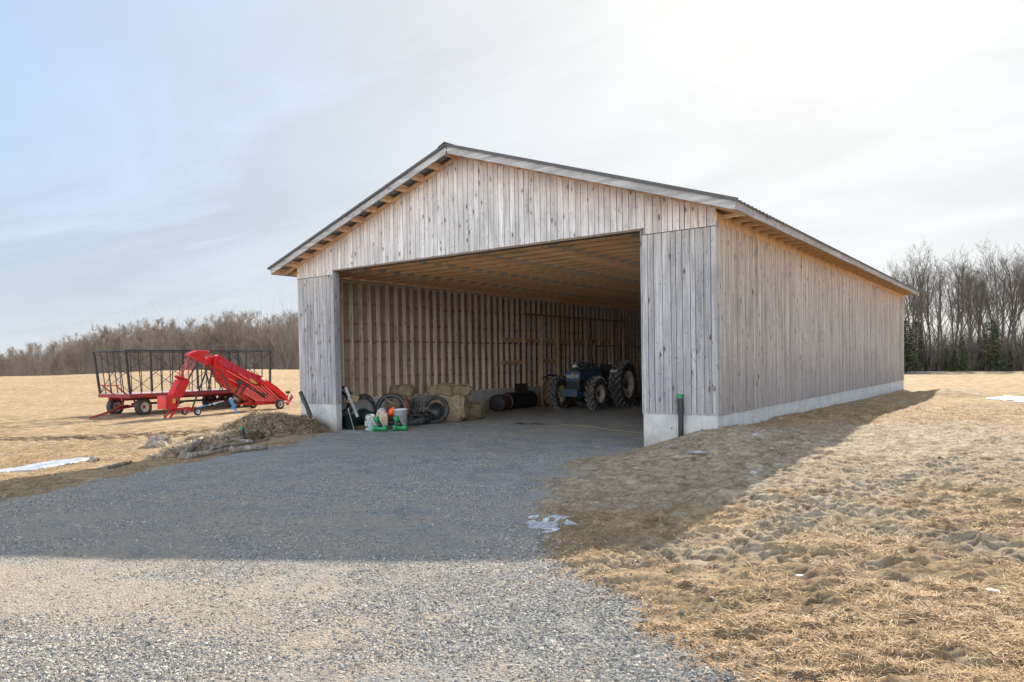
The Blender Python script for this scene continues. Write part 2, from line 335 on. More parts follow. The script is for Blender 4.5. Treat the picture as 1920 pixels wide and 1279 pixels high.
q.color(q.ramp(r_, [(0.0, (0.13, 0.07, 0.03)), (0.45, (0.38, 0.225, 0.095)), (0.85, (0.58, 0.39, 0.19)), (1.0, (0.74, 0.58, 0.36))])); M['blade'] = q.m
q = NM('crushed_stone', 0.8, 0.3); r_ = q.rnd()
q.color(q.ramp(r_, [(0.0, (0.12, 0.12, 0.12)), (0.45, (0.28, 0.27, 0.245)), (0.85, (0.45, 0.42, 0.365)), (1.0, (0.60, 0.55, 0.46))])); q.bump(q.noise(q.map((1,1,1)), 60, 4), 0.3, 0.004); M['stone'] = q.m
q = NM('meltwater_ice', 0.18, 0.5); a_ = q.noise(q.map((1,1,1)), 3.0, 6, 0.65)
q.color(q.ramp(a_, [(0.35, (0.22, 0.25, 0.28)), (0.6, (0.58, 0.61, 0.65))])); q.bump(a_, 0.15, 0.02); M['ice'] = q.m
q = NM('old_snow', 0.7, 0.3); a_ = q.noise(q.map((1,1,1)), 2.0, 6, 0.65)
q.color(q.ramp(a_, [(0.35, (0.70, 0.71, 0.73)), (0.6, (0.86, 0.87, 0.88))])); M['snow'] = q.m
# concrete with form joints and tie holes
def concrete():
    q = NM('poured_concrete', 0.85, 0.25); v = q.map((1,1,1)); n = q.noise(v, 2.5, 7, 0.65)
    c = q.ramp(n, [(0.3, (0.36, 0.365, 0.36)), (0.7, (0.54, 0.54, 0.52))])
    c = q.mix(q.ramp(q.noise(q.map((6, 6, 0.6)), 1, 5, 0.7), [(0.5, 0.0), (0.75, 0.35)]), c, (0.30, 0.28, 0.26, 1))
    sp = q.n.new('ShaderNodeSeparateXYZ'); q.l.new(v, sp.inputs[0])
    along = q.math('ADD', sp.outputs[0], sp.outputs[1])
    fr = q.math('ABSOLUTE', q.math('SUBTRACT', q.math('FRACT', q.math('DIVIDE', along, 0.61)), 0.5))
    ln = q.ramp(fr, [(0.0, 1.0), (0.012, 0.0)])
    c = q.mix(q.math('MULTIPLY', ln, 0.45), c, (0.25, 0.24, 0.22, 1))
    hz = q.math('ABSOLUTE', q.math('SUBTRACT', q.math('FRACT', q.math('DIVIDE', sp.outputs[2], 0.30)), 0.5))
    hole = q.math('MULTIPLY', q.ramp(fr, [(0.0, 1.0), (0.03, 1.0), (0.035, 0.0)]), q.ramp(hz, [(0.0, 1.0), (0.05, 1.0), (0.06, 0.0)]))
    c = q.mix(q.math('MULTIPLY', hole, 0.8), c, (0.10, 0.09, 0.085, 1))
    mud_ = q.ramp(q.math('ADD', q.math('MULTIPLY', sp.outputs[2], -1.7), q.math('MULTIPLY', q.noise(v, 3.5, 9, 0.75), 1.6)), [(0.10, 0.0), (0.75, 0.75)])
    c = q.mix(mud_, c, (0.25, 0.215, 0.17, 1))
    pore = q.ramp(q.noise(v, 45, 5, 0.8), [(0.60, 0.0), (0.72, 0.5)]); c = q.mix(pore, c, (0.2, 0.19, 0.18, 1))
    q.color(c); q.bump(q.noise(v, 40, 4), 0.35, 0.005); return q.m
M['conc'] = concrete()
# ------------------------------------------------------------------ the ground
PTS = np.array([(1.57,0,-.05),(3,0,0),(6,0,0),(9,0,0),(10.6,0,0),(11.45,-.02,.285),(12.18,-.05,.49),(12.4,4,.41),(12.4,7,.40),(12.4,13,.36),(12.4,24,.32),
 (13.9,0,.28),(14.2,-3,.25),(14.2,-5,.2),(14.1,-6.5,.1),(14,-7.5,.05),(13.9,-8.3,.05),(13.5,18,.33),(16,0,.32),(20,5,.35),(18,-4,.25),(17,-8,.15),(16.5,-10,.08),
 (17,-13,.05),(12,-13,0),(8,-11,0),(5,-9.5,-.08),(10,-9,0),(9,-5,0),(4,-3,0),(6,-4,0),(12.2,-1.2,.38),(11.3,-1,.15),(10.6,-1.2,.02),(11.3,-4.5,.03),(12.5,-4,.12),
 (3.2,-5.5,-.08),(2.0,-2.5,-.02),(.8,-1.5,.05),(0,-.3,.15),(-1,0,.1),(-1,-5.5,-.34),(-.3,-7.6,-.34),(1.5,-7,-.28),(.3,-4,-.25),(-2,-3.2,-.15),(2.5,-9,-.25),(4,-12,-.1),
 (-5,-3,-.2),(-8,1,-.18),(-12,2,-.2),(-14,8,-.12),(-4,5,-.1),(-.5,10,0),(-10,-8,-.35),(-20,0,-.1),(-1,24,.0),(14,30,.3),(6,-16,0),(20,-16,.05),(25,-5,.3),(25,20,.3),
 (-18,12,-.05),(-25,5,0),(-22,-10,-.2)])
def tpsk(r2_): return 0.5*r2_*np.log(r2_+1e-9)
_n = len(PTS); _d = ((PTS[:,None,:2]-PTS[None,:,:2])**2).sum(-1); _K = tpsk(_d)+np.eye(_n)*0.3
_P = np.c_[np.ones(_n), PTS[:,:2]]; _A = np.block([[_K, _P], [_P.T, np.zeros((3,3))]]); _w = np.linalg.solve(_A, np.r_[PTS[:,2], 0, 0, 0])
def sstep(a, b, x): t = np.clip((x-a)/(b-a), 0, 1); return t*t*(3-2*t)
def vnoise(x, y, s, seed=0):
    """smooth value noise, vectorised"""
    x = x*s; y = y*s; xi = np.floor(x).astype(np.int64); yi = np.floor(y).astype(np.int64); fx = x-xi; fy = y-yi
    def h(a, b):
        n = (a*374761393+b*668265263+seed*1442695041) & 0xffffffff
        n = ((n ^ (n >> 13))*1274126177) & 0xffffffff; return ((n ^ (n >> 16)) & 0xffff)/65535.0
    fx = fx*fx*(3-2*fx); fy = fy*fy*(3-2*fy)
    return (h(xi,yi)*(1-fx)+h(xi+1,yi)*fx)*(1-fy)+(h(xi,yi+1)*(1-fx)+h(xi+1,yi+1)*fx)*fy
def fbm(x, y, s, o=4, seed=0):
    r = 0; a = 0.5
    for i in range(o): r = r+a*(vnoise(x, y, s, seed+i)-0.5); a *= 0.5; s *= 2.1
    return r
def zbase(x, y):
    x = np.asarray(x, float); y = np.asarray(y, float); sh = x.shape; x = x.ravel(); y = y.ravel()
    z = np.empty_like(x)
    for i in range(0, len(x), 40000):
        xx = x[i:i+40000]; yy = y[i:i+40000]
        d = (xx[:,None]-PTS[None,:,0])**2+(yy[:,None]-PTS[None,:,1])**2
        z[i:i+40000] = tpsk(d)@_w[:_n]+_w[_n]+_w[_n+1]*xx+_w[_n+2]*yy
    D = np.hypot(x-CX, y-CY); az = np.arctan2(x-CX, y-CY)      # 0 = +y
    left = sstep(-0.55, -0.75, az)*(az > -2.6)
    crest = 1.1+0.35*np.sin(az*7+2.2)+0.12*np.sin(az*23)
    zl = -0.15+crest*sstep(32, 118, D)+0.15 - 3.0*sstep(125, 260, D)
    zr = 0.3-0.25*sstep(40, 80, D)-0.2*sstep(80, 200, D)
    zf = zl*left+zr*(1-left)
    k = sstep(17, 32, np.hypot(x-3, y-3))
    z = z*(1-k)+zf*k
    z = z + fbm(x, y, 0.12, 3, 5)*0.35*sstep(8, 30, D)*k
    ins = (x > 0.1) & (x < 12.1) & (y > 0.06) & (y < 24.3)
    z = np.where(ins, 0.0, z)
    return z.reshape(sh)
def lane(x, y):
    ux, uy = x*0.79+y*0.61, -x*0.61+y*0.79
    return vnoise(ux*0.22+vnoise(x, y, 0.2, 71)*1.2, uy*1.15+ux*0.08, 1.0, 70)*0.6+vnoise(ux*0.5, uy*2.6, 1.0, 72)*0.4
GB = np.array([(30,10.7),(0.3,10.72),(-1.2,10.6),(-3.0,10.9),(-4.5,11.3),(-6.0,12.1),(-6.85,12.75),(-8.4,13.9),(-9.1,14.6),(-9.84,15.35),(-10.6,15.75),(-14,17.0)])[::-1]
GL = np.array([(30,0.2),(0.3,1.4),(-1.5,2.2),(-3.0,3.2),(-5.8,3.55),(-8.0,4.2),(-9.7,5.0),(-12,5.5),(-16,6.0)])[::-1]
def gravel_mask(x, y):
    n = fbm(x, y, 1.1, 4, 11)*1.5
    xb = np.interp(y, GB[:,0], GB[:,1]); xl = np.interp(y, GL[:,0], GL[:,1])
    return sstep(0.7, -0.7, x-xb+n*1.3)*sstep(-0.3, 0.3, x-xl+n*0.8)*(y < 24.5)
def _tp(L_): return [tuple(on_z(px, py, 0.25 if py < 960 else 0.15)[:2]) for px, py in L_]
TRACKS = [_tp(t) for t in ([(1990,812),(1915,832),(1840,850),(1750,880),(1650,915),(1540,960),(1440,1010)], [(1990,1075),(1900,1045),(1780,1020),(1640,1000),(1500,998),(1380,1010),(1280,1040)], [(1700,985),(1560,950),(1440,930),(1340,925)], [(1330,1000),(1230,1018),(1150,1052)], [(1620,1060),(1500,1050),(1400,1030)])]
def detail(x, y, g):
    """lumps, ruts and wheel tracks that cast their own shadows"""
    D = np.hypot(x-CX, y-CY)
    ng = 1-g
    right = sstep(10.5, 12.5, x)*ng*(1-sstep(10, 26, y))
    z = fbm(x, y, 1.4, 5, 3)*0.05*ng + fbm(x, y, 8, 4, 8)*0.06*ng*(D < 26) + np.abs(fbm(x, y, 5, 4, 51))*0.05*ng*(D < 26)
    # lugged wheel tracks pressed along winding lines
    inside = (x > 0) & (x < 12.2) & (y > 0)
    near = (D < 16) & (x > 10)
    if near.any():
        xn = x[near]; yn = y[near]; zn = np.zeros(len(xn))
        for ti, T_ in enumerate(TRACKS):
            bd = np.full(len(xn), 9.0); ba = np.zeros(len(xn)); acc = 0.0
            for (p0, p1) in zip(T_[:-1], T_[1:]):
                ex, ey = p1[0]-p0[0], p1[1]-p0[1]; l_ = math.hypot(ex, ey); t = np.clip(((xn-p0[0])*ex+(yn-p0[1])*ey)/(l_*l_), 0, 1)
                sgn = np.sign((xn-p0[0])*ey-(yn-p0[1])*ex); d = np.hypot(xn-p0[0]-t*ex, yn-p0[1]-t*ey)
                m_ = d < np.abs(bd); bd = np.where(m_, d*sgn, bd); ba = np.where(m_, acc+t*l_, ba); acc += l_
            w_ = 0.24
            band = np.exp(-(bd/w_)**4)*(0.45+0.55*sstep(0.3, 0.5, vnoise(xn, yn, 0.7, 40+ti)))
            lug = 0.5+0.5*np.sin(2*math.pi*(ba+np.abs(bd)*0.55)/0.17+vnoise(xn, yn, 1.3, 60+ti)*2.5); lug = lug**0.6
            zn = zn+band*(-0.045+0.058*lug)+0.018*np.exp(-((np.abs(bd)-0.27)/0.07)**2)
        z[near] = z[near]+zn*ng[near]
    # trampled clods, drawn out across the slope
    ux, uy = x*0.79+y*0.61, -x*0.61+y*0.79
    wx = fbm(x, y, 2.5, 3, 20)*0.9
    rd = 1-np.abs(2*vnoise(ux*2.6+wx*2, uy*8.0+wx*2, 1.0, 21)-1); rd2 = 1-np.abs(2*vnoise(ux*6+wx*3, uy*15.0+wx, 1.0, 22)-1)
    mm = sstep(0.35, 0.6, vnoise(x, y, 0.45, 23))
    z = z+right*(D < 20)*((rd**4)*0.032*mm+(rd2**3)*0.030*(0.4+0.6*mm)+np.abs(fbm(ux*1.0, uy*2.0, 9, 3, 26))*0.07)
    cl_ = vnoise(ux*2.4+wx, uy*6.4, 1.0, 25); z = z-right*0.035*sstep(0.26, 0.12, cl_)
    # low bare hummocks beyond the barn corner and mud in the left field
    z = z+0.30*np.exp(-(((x-14.6)/1.6)**2+((y-17.0)/2.2)**2))*(0.7+fbm(x, y, 1.6, 4, 30))
    mb_ = ng*(x < 3)*np.exp(-((y+2.6-(x+4)*0.42)/1.1)**2)*sstep(-14, -6, x); z = z+mb_*(np.abs(fbm(x, y, 2.6, 4, 33))*0.30-0.03)
    z = z+g*(fbm(x, y, 0.8, 3, 14)*0.035+fbm(x, y, 5, 3, 15)*0.012)
    return np.where(inside, fbm(x, y, 1.5, 3, 16)*0.015, z)
def zg(x, y):
    g = gravel_mask(x, y); return zbase(x, y)+detail(x, y, g)
def zg1(x, y): return float(zg(np.array([float(x)]), np.array([float(y)]))[0])
def axis_lines(segs):
    out = [segs[0][0]]
    for a, b, s0, s1 in segs:
        p = a; L_ = b-a
        while p < b-1e-6:
            t = (p-a)/L_; st = s0*(s1/s0)**t; p = min(b, p+st); out.append(p)
    return np.array(out)
gx = axis_lines([(-900,-60,90,4),(-60,-14,4,0.35),(-14,2,0.35,0.1),(2,9.5,0.1,0.06),(9.5,19,0.023,0.023),(19,30,0.06,1.0),(30,120,1,6),(120,900,6,90)])
gy = axis_lines([(-60,-16,8,0.5),(-16,-13,0.4,0.05),(-13,-4,0.023,0.03),(-4,1,0.03,0.06),(1,14,0.1,0.12),(14,28,0.15,0.4),(28,130,0.5,4),(130,1200,4,110)])
XX, YY = np.meshgrid(gx, gy); G_ = gravel_mask(XX.ravel(), YY.ravel())
ZZ = zbase(XX, YY).ravel()+detail(XX.ravel(), YY.ravel(), G_)
nx, ny = len(gx), len(gy); idx = np.arange(nx*ny).reshape(ny, nx)
gf = np.stack([idx[:-1,:-1].ravel(), idx[:-1,1:].ravel(), idx[1:,1:].ravel(), idx[1:,:-1].ravel()], 1)
xr, yr = XX.ravel(), YY.ravel()
# bare pale sandy soil, right of the gravel
sand = np.exp(-(((xr-13.4)/2.0)**2+((yr+2.6)/3.6)**2))+0.85*np.exp(-(((xr-16.3)/2.6)**2+((yr-0.5)/4.5)**2))+0.75*np.exp(-(((xr-11.9)/1.3)**2+((yr+3.6)/3.0)**2))+0.55*np.exp(-(((xr-14.6)/1.6)**2+((yr-17.0)/2.2)**2))
sand = np.clip(sand*1.25, 0, 1)
dust_sunwarm = np.exp(-(((xr-11.9)/2.3)**2+((yr+11.0-(xr-11.9)*0.25)/0.55)**2))*1.0+0.55*sstep(-4.0,-11,yr)*(xr < 14)+0.25  # tan dust, plus the sunlit foreground's warmth painted into the colour
trk = np.zeros_like(xr)
_nr = (np.hypot(xr-CX, yr-CY) < 16) & (xr > 10)
for T_ in TRACKS:
    for (p0, p1) in zip(T_[:-1], T_[1:]):
        ex, ey = p1[0]-p0[0], p1[1]-p0[1]; t = np.clip(((xr[_nr]-p0[0])*ex+(yr[_nr]-p0[1])*ey)/(ex*ex+ey*ey), 0, 1)
        trk[_nr] = np.maximum(trk[_nr], np.exp(-(np.hypot(xr[_nr]-p0[0]-t*ex, yr[_nr]-p0[1]-t*ey)/0.26)**4))
sand = np.clip(sand+trk*0.6, 0, 1)
mud = 1.15*np.exp(-((yr+2.6-(xr+4)*0.42)/1.2)**2)*sstep(-15,-7,xr)*sstep(1.5,-.5,xr)
def ground_mat():
    q = NM('ground_surface', 0.95, 0.12); v = q.map((1,1,1))
    ag, as_, ad, am = q.attr('gravel'), q.attr('sand'), q.attr('dust_sunwarm'), q.attr('mud')
    # gravel
    n1 = q.n.new('ShaderNodeTexVoronoi'); n1.inputs['Scale'].default_value = 48; q.l.new(v, n1.inputs['Vector'])
    cs = q.n.new('ShaderNodeSeparateColor'); q.l.new(n1.outputs['Color'], cs.inputs[0])
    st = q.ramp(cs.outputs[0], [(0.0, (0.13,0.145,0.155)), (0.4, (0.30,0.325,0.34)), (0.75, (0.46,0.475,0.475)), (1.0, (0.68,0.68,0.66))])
    edge = q.ramp(n1.outputs['Distance'], [(0.30, 1.0), (0.75, 0.35)])
    st = q.mix(1.0, st, edge, 'MULTIPLY')
    wide = q.noise(v, 3.0, 14, 0.88)
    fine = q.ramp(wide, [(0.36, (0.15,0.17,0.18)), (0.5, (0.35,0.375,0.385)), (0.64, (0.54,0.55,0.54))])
    gsel = q.ramp(q.noise(v, 2.2, 8, 0.75), [(0.40, 0.15), (0.6, 0.95)])
    gcol = q.mix(gsel, fine, st)
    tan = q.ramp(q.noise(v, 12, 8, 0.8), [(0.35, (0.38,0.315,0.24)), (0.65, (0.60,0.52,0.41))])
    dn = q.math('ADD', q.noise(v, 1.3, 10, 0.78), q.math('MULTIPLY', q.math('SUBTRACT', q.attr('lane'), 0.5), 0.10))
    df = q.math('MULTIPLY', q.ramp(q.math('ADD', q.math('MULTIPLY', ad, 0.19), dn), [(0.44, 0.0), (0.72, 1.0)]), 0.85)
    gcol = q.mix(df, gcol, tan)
    gcol = q.mix(q.ramp(q.attr('lane'), [(0.5, 0.0), (0.75, 0.35)]), gcol, q.ramp(wide, [(0.4, (0.30,0.29,0.27)), (0.6, (0.46,0.44,0.40))]))
    # dry field: straw litter and soil
    a1 = q.noise(v, 1.3, 10, 0.78); a2 = q.noise(v, 9, 9, 0.82, 0.5); a3 = q.noise(q.map((3.2, 2.4, 3)), 0.9, 15, 0.80, 0.4); a4 = q.noise(v, 0.12, 6, 0.65)
    lit = q.ramp(a3, [(0.37, (0.10,0.065,0.035)), (0.45, (0.25,0.17,0.09)), (0.53, (0.44,0.315,0.18)), (0.63, (0.64,0.50,0.32))])
    rw = q.noise(q.map((0.9, 5.0, 1)), 1.0, 8, 0.75, 0.5)
    lit = q.mix(q.ramp(rw, [(0.42, 0.0), (0.66, 0.38)]), lit, (0.24,0.17,0.10,1))
    lit = q.mix(q.ramp(a4, [(0.38, 0.0), (0.62, 0.40)]), lit, (0.50,0.385,0.24,1))
    soil = q.ramp(a2, [(0.36, (0.085,0.06,0.04)), (0.50, (0.22,0.165,0.11)), (0.66, (0.48,0.385,0.275))])
    f = q.mix(q.ramp(q.math('ADD', q.math('MULTIPLY', a1, 0.6), q.math('MULTIPLY', a2, 0.4)), [(0.49, 0.0), (0.58, 0.8)]), lit, soil)
    sandc = q.ramp(q.noise(v, 4, 12, 0.85), [(0.38, (0.15,0.11,0.07)), (0.5, (0.40,0.32,0.225)), (0.62, (0.60,0.50,0.37))])
    sf = q.ramp(q.math('ADD', as_, q.math('MULTIPLY', q.math('SUBTRACT', a1, 0.5), 2.8)), [(0.42, 0.0), (0.72, 0.95)])
    f = q.mix(sf, f, sandc)
    mf = q.ramp(q.math('ADD', am, q.math('MULTIPLY', q.math('SUBTRACT', q.noise(q.map((1,2.5,1)), 2.0, 8, 0.8), 0.5), 4.5)), [(0.85, 0.0), (1.15, 0.85)])
    f = q.mix(mf, f, (0.085,0.062,0.042,1))
    gm = q.ramp(q.math('ADD', ag, q.math('MULTIPLY', q.math('SUBTRACT', q.noise(v, 5, 6, 0.75), 0.5), 1.2)), [(0.40, 0.0), (0.60, 1.0)])
    # damp muck stains on the barn floor
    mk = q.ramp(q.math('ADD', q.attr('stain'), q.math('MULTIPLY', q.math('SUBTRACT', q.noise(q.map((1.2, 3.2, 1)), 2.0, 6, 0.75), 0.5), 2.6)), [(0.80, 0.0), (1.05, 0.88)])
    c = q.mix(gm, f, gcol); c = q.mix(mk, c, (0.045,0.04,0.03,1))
    q.color(c)
    hb = q.math('ADD', q.math('MULTIPLY', q.math('SUBTRACT', 1.0, n1.outputs['Distance']), q.math('MULTIPLY', gm, 0.8)), q.math('MULTIPLY', a3, 1.0))
    hb = q.math('ADD', hb, q.math('MULTIPLY', a2, 1.2))
    hb = q.math('ADD', hb, q.math('MULTIPLY', a1, 3.0))
    q.bump(hb, 1.0, 0.03)
    return q.m
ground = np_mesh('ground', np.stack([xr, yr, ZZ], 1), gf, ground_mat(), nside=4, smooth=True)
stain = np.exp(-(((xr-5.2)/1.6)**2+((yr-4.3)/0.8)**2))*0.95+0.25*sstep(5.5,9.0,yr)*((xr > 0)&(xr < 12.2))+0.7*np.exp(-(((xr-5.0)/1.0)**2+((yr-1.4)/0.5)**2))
for nm_, arr in (('gravel', G_), ('sand', sand), ('dust_sunwarm', dust_sunwarm), ('mud', mud), ('stain', stain), ('lane', lane(xr, yr))):
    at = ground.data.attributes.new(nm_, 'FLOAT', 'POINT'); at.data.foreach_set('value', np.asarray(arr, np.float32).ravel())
tag(ground, 'gravel drive and dry winter field around the barn', None, None, 'structure')

# loose stones and dry grass near the camera (stuff)
def polar(n, r0, r1, a0=-1.35, a1=0.02):
    a = rng.uniform(a0, a1, n); r = r0*(r1/r0)**rng.uniform(0, 1, n)
    return CX+np.sin(a)*r, CY+np.cos(a)*r
def scatter_stones(n):
    pass
    x, y = polar(n, 2.2, 15); g = gravel_mask(x, y)
    cl = vnoise(x, y, 0.9, 77)*0.30+vnoise(x, y, 2.4, 78)*0.3+(1-lane(x, y))*0.4
    dd = np.exp(-(((x-11.9)/2.3)**2+((y+11.0-(x-11.9)*0.25)/0.5)**2))
    keep = rng.uniform(0, 1, n) < np.maximum(g, 0.035)*(0.12+1.15*sstep(0.36, 0.62, cl))*(1-0.8*dd)
    keep &= ~((x > 0) & (x < 12.2) & (y > -0.1))
    x = x[keep]; y = y[keep]; n = len(x); z = zg(x, y)
    s = 0.0036+0.0075*rng.uniform(0, 1, n)**3.0
    s *= 0.85+0.5*vnoise(x, y, 0.5, 5)
    base = np.array([(1,0,0),(0,1,0),(-1,0,0),(0,-1,0),(0.1,0.1,1),(0,0,-1)], float)
    fa = np.array([(0,1,4),(1,2,4),(2,3,4),(3,0,4),(1,0,5),(2,1,5),(3,2,5),(0,3,5)])
    V = base[None]*(1+rng.uniform(-.35,.35,(n,6,3)))
    V = V+rng.uniform(-.3,.3,(n,6,3))
    V[:,:,0] *= rng.uniform(.8,1.7,(n,1)); V[:,:,2] *= rng.uniform(.45,.85,(n,1))
    a = rng.uniform(0, 6.28, n); c, s2 = np.cos(a)[:,None], np.sin(a)[:,None]
    vx = V[:,:,0]*c-V[:,:,1]*s2; vy = V[:,:,0]*s2+V[:,:,1]*c
    P = np.stack([vx*s[:,None]+x[:,None], vy*s[:,None]+y[:,None], V[:,:,2]*s[:,None]+(z+s*0.25)[:,None]], 2)
    Fc = fa[None]+(np.arange(n)*6)[:,None,None]
    o = np_mesh('gravel_stones', P.reshape(-1,3), Fc.reshape(-1,3), M['stone'])
    tag(o, 'loose crushed stone scattered over the drive', 'gravel', None, 'stuff')
scatter_stones(420000)
def blades(x, y, z, ln, wd, tilt0, tilt1, name, mat, parent=None, quad=True):
    n = len(x); a = rng.uniform(0, 6.28, n); t = rng.uniform(tilt0, tilt1, n)
    dx, dy = np.cos(a), np.sin(a); bend = rng.uniform(-.5, .5, n)
    p0 = np.stack([x, y, z], 1)
    d1 = np.stack([dx*np.cos(t), dy*np.cos(t), np.sin(t)], 1)
    sd = np.stack([-dy, dx, np.zeros(n)], 1); sd += rng.uniform(-.3,.3,(n,3))
    mid = p0+d1*(ln*0.55)[:,None]+sd*(ln*bend*0.09)[:,None]
    d2 = d1.copy(); d2[:,2] -= 0.35
    tip = mid+d2*(ln*0.45)[:,None]+sd*(ln*bend*0.16)[:,None]
    wv = sd*(wd/2)[:,None]
    P = np.stack([p0-wv, p0+wv, mid+wv*0.8, mid-wv*0.8, tip], 1)
    b = (np.arange(n)*5)[:,None]
    Fc = np.concatenate([b+np.array([[0,1,2]]), b+np.array([[0,2,3]]), b+np.array([[3,2,4]])], 0)
    return np_mesh(name, P.reshape(-1,3), Fc, mat, parent)
def track_mask(x, y):
    r_ = np.zeros(len(x))
    for T_ in TRACKS:
        for (p0, p1) in zip(T_[:-1], T_[1:]):
            ex, ey = p1[0]-p0[0], p1[1]-p0[1]; t = np.clip(((x-p0[0])*ex+(y-p0[1])*ey)/(ex*ex+ey*ey), 0, 1)
            r_ = np.maximum(r_, np.exp(-(np.hypot(x-p0[0]-t*ex, y-p0[1]-t*ey)/0.25)**4))
    return r_
def scatter_grass(n):
    x, y = polar(n, 2.0, 24, -1.35, 0.08); g = gravel_mask(x, y)
    sd = np.exp(-(((x-13.4)/2.0)**2+((y+2.6)/3.6)**2))+0.85*np.exp(-(((x-16.3)/2.6)**2+((y-0.5)/4.5)**2))+0.75*np.exp(-(((x-11.9)/1.3)**2+((y+3.6)/3.0)**2))
    cl = vnoise(x, y, 1.2, 90)*0.5+vnoise(x, y, 4.5, 91)*0.5
    keep = rng.uniform(0, 1, n) < np.maximum(1-g*1.05, 0.012)*sstep(0.42, 0.62, cl+0.10)*(1-0.88*np.clip(sd*1.2, 0, 1))*(1-0.75*track_mask(x, y))
    keep &= ~((x > -0.05) & (x < 12.25) & (y > -0.05) & (y < 25))
    x = x[keep]; y = y[keep]; z = zg(x, y); n = len(x); D = np.hypot(x-CX, y-CY)
    ln = rng.uniform(0.04, 0.13, n)*(0.7+0.6*vnoise(x, y, 0.8, 4)); wd = rng.uniform(0.002, 0.0045, n)*(0.8+D*0.07)
    o = blades(x, y, z-0.002, ln, wd, 0.0, 0.5, 'dry_grass', M['blade'])
    tag(o, 'short dry grass and straw litter on the field', 'grass', None, 'stuff')
scatter_grass(720000)
# ------------------------------------------------------------------ barn
W, L = 12.2, 23.9
SB, H1, H2, H3 = 0.725, 4.314, 4.456, 4.432
PL, PR = 1.536, 1.517
OV, SV = 0.515, 0.531
SL = (6.709-4.466)/(W/2+SV)                       # roof slope
def zb(x): return 4.466+SL*(min(x, W-x)+SV)       # underside of the fascia line
ct = math.cos(math.atan(SL))
barn = empty('barn', (W/2, 0, 0)); 
tag(barn, 'long open fronted wooden barn with weathered vertical boards on a concrete footing', 'barn')
inv = Matrix.Translation((-W/2, 0, 0))
def bpart(mb, name, mat, bevel=0):
    mb.v = [(p[0]-W/2, p[1], p[2]) for p in mb.v]; return mb.build(name, mat, barn, bevel)
# boards ---------------------------------------------------------
def boards_y(mb, x0, x1, yf, ztop, zbot, wmean=0.142, th=0.022, gap=0.013, dt=None, jit=0.004):
    x = x0
    while x < x1-0.01:
        ww = wmean*random.choice((0.72, 0.9, 1.0, 1.0, 1.12, 1.25)); xe = min(x1, x+ww)
        if x1-xe < 0.05: xe = x1
        a, b = x+gap/2, xe-gap/2; j = random.uniform(0, jit)
        def zt(q_): return ztop(q_) if callable(ztop) else ztop
        zb_ = (zbot(x) if callable(zbot) else zbot)+random.uniform(-.004, .004)
        m_ = W/2
        vs = []; at = []
        cols = [a, b] if not (callable(ztop) and a < m_ < b) else [a, m_, b]
        for yy in (yf-j, yf-j+th):
            for q_ in cols: vs.append((q_, yy, zb_)); at.append((dt(q_, zb_) if dt else zt(q_)-zb_))
            for q_ in cols[::-1]: vs.append((q_, yy, zt(q_))); at.append((dt(q_, zt(q_)) if dt else 0))
        n = len(cols)*2
        fs = [tuple(range(n)), tuple(range(2*n-1, n-1, -1))]+[(i, i+n, (i+1) % n+n, (i+1) % n) for i in range(n)]
        mb.add(vs, fs, 0, at); x = xe
def boards_x(mb, y0, y1, xf, ztop, zbot, sgn=1, wmean=0.142, th=0.022, gap=0.006, jit=0.005, dtop=None):
    y = y0
    while y < y1-0.01:
        ww = wmean*random.choice((0.65, 0.85, 1.0, 1.0, 1.1, 1.25)); ye = min(y1, y+ww)
        if y1-ye < 0.05: ye = y1
        j = random.uniform(0, jit)*sgn; a, b = y+gap/2, ye-gap/2; zb_ = zbot+random.uniform(-.004, .004)
        xa, xb = sorted((xf+j, xf+j-sgn*th))
        at = [ztop-zb_]*4+[0.0]*4
        mb.box(xa, xb, a, b, zb_, ztop, 0, at); y = ye
gable_top = lambda x: zb(x)+0.02+(0.0)
m = MB(); boards_y(m, 0.0, W, 0.0, gable_top, lambda x: H1+0.012 if (x < PL-0.06 or x > W-PR-0.02) else H2)
bpart(m, 'gable_siding', M['siding'])
for a, b in ((0.0, PL), (W-PR, W)):
    m = MB(); boards_y(m, a, b, 0.006, H1, SB); bpart(m, 'front_wall', M['panel'])
m = MB(); boards_x(m, 0.03, L, W, H3-0.06, SB, 1, wmean=0.125, gap=0.015, jit=0.018); bpart(m, 'side_wall', M['side'])
m = MB(); boards_x(m, 0.03, L, 0.0, H3-0.06, SB, -1, gap=0.003, jit=0.003)
for f in range(len(m.m)): pass
bpart(m, 'side_wall', M['inner'])
m = MB(); boards_y(m, 0.0, W, L-0.02, gable_top, SB, gap=0.003); bpart(m, 'back_wall', M['inner'])
# trim: flashing lines, header, plate board, corner trims
for a, b in ((0.0, PL), (W-PR, W)):
    m = MB(); m.box(a, b, -0.010, 0.004, H1, H1+0.012); bpart(m, 'flashing', M['roof'])
m = MB(); m.box(PL-0.02, W-PR+0.02, -0.004, 0.21, H2-0.045, H2-0.002); m.box(PL-0.02, W-PR+0.02, 0.026, 0.20, H2, H2+0.28); bpart(m, 'door_header', M['headwood'])
m = MB(); m.box(W-0.02, W+0.014, 0.0, L, H3-0.058, H3+0.14, 0, 0.1); bpart(m, 'wall_plate', M['raw'])
m = MB(); m.box(-0.014, 0.02, 0.0, L, H3-0.058, H3+0.05, 0, 0.1); bpart(m, 'wall_plate', M['raw'])
m = MB(); m.box(PL-0.09, PL-0.001, -0.014, 0.0, SB+0.02, H1, 0); m.box(PL, PL+0.02, -0.010, 0.205, SB, H2-0.05, 0)
bpart(m, 'door_jamb', M['panel'])
m = MB(); m.box(W-PR-0.02, W-PR, -0.006, 0.205, SB, H2-0.05, 0); bpart(m, 'door_jamb', M['panel'])
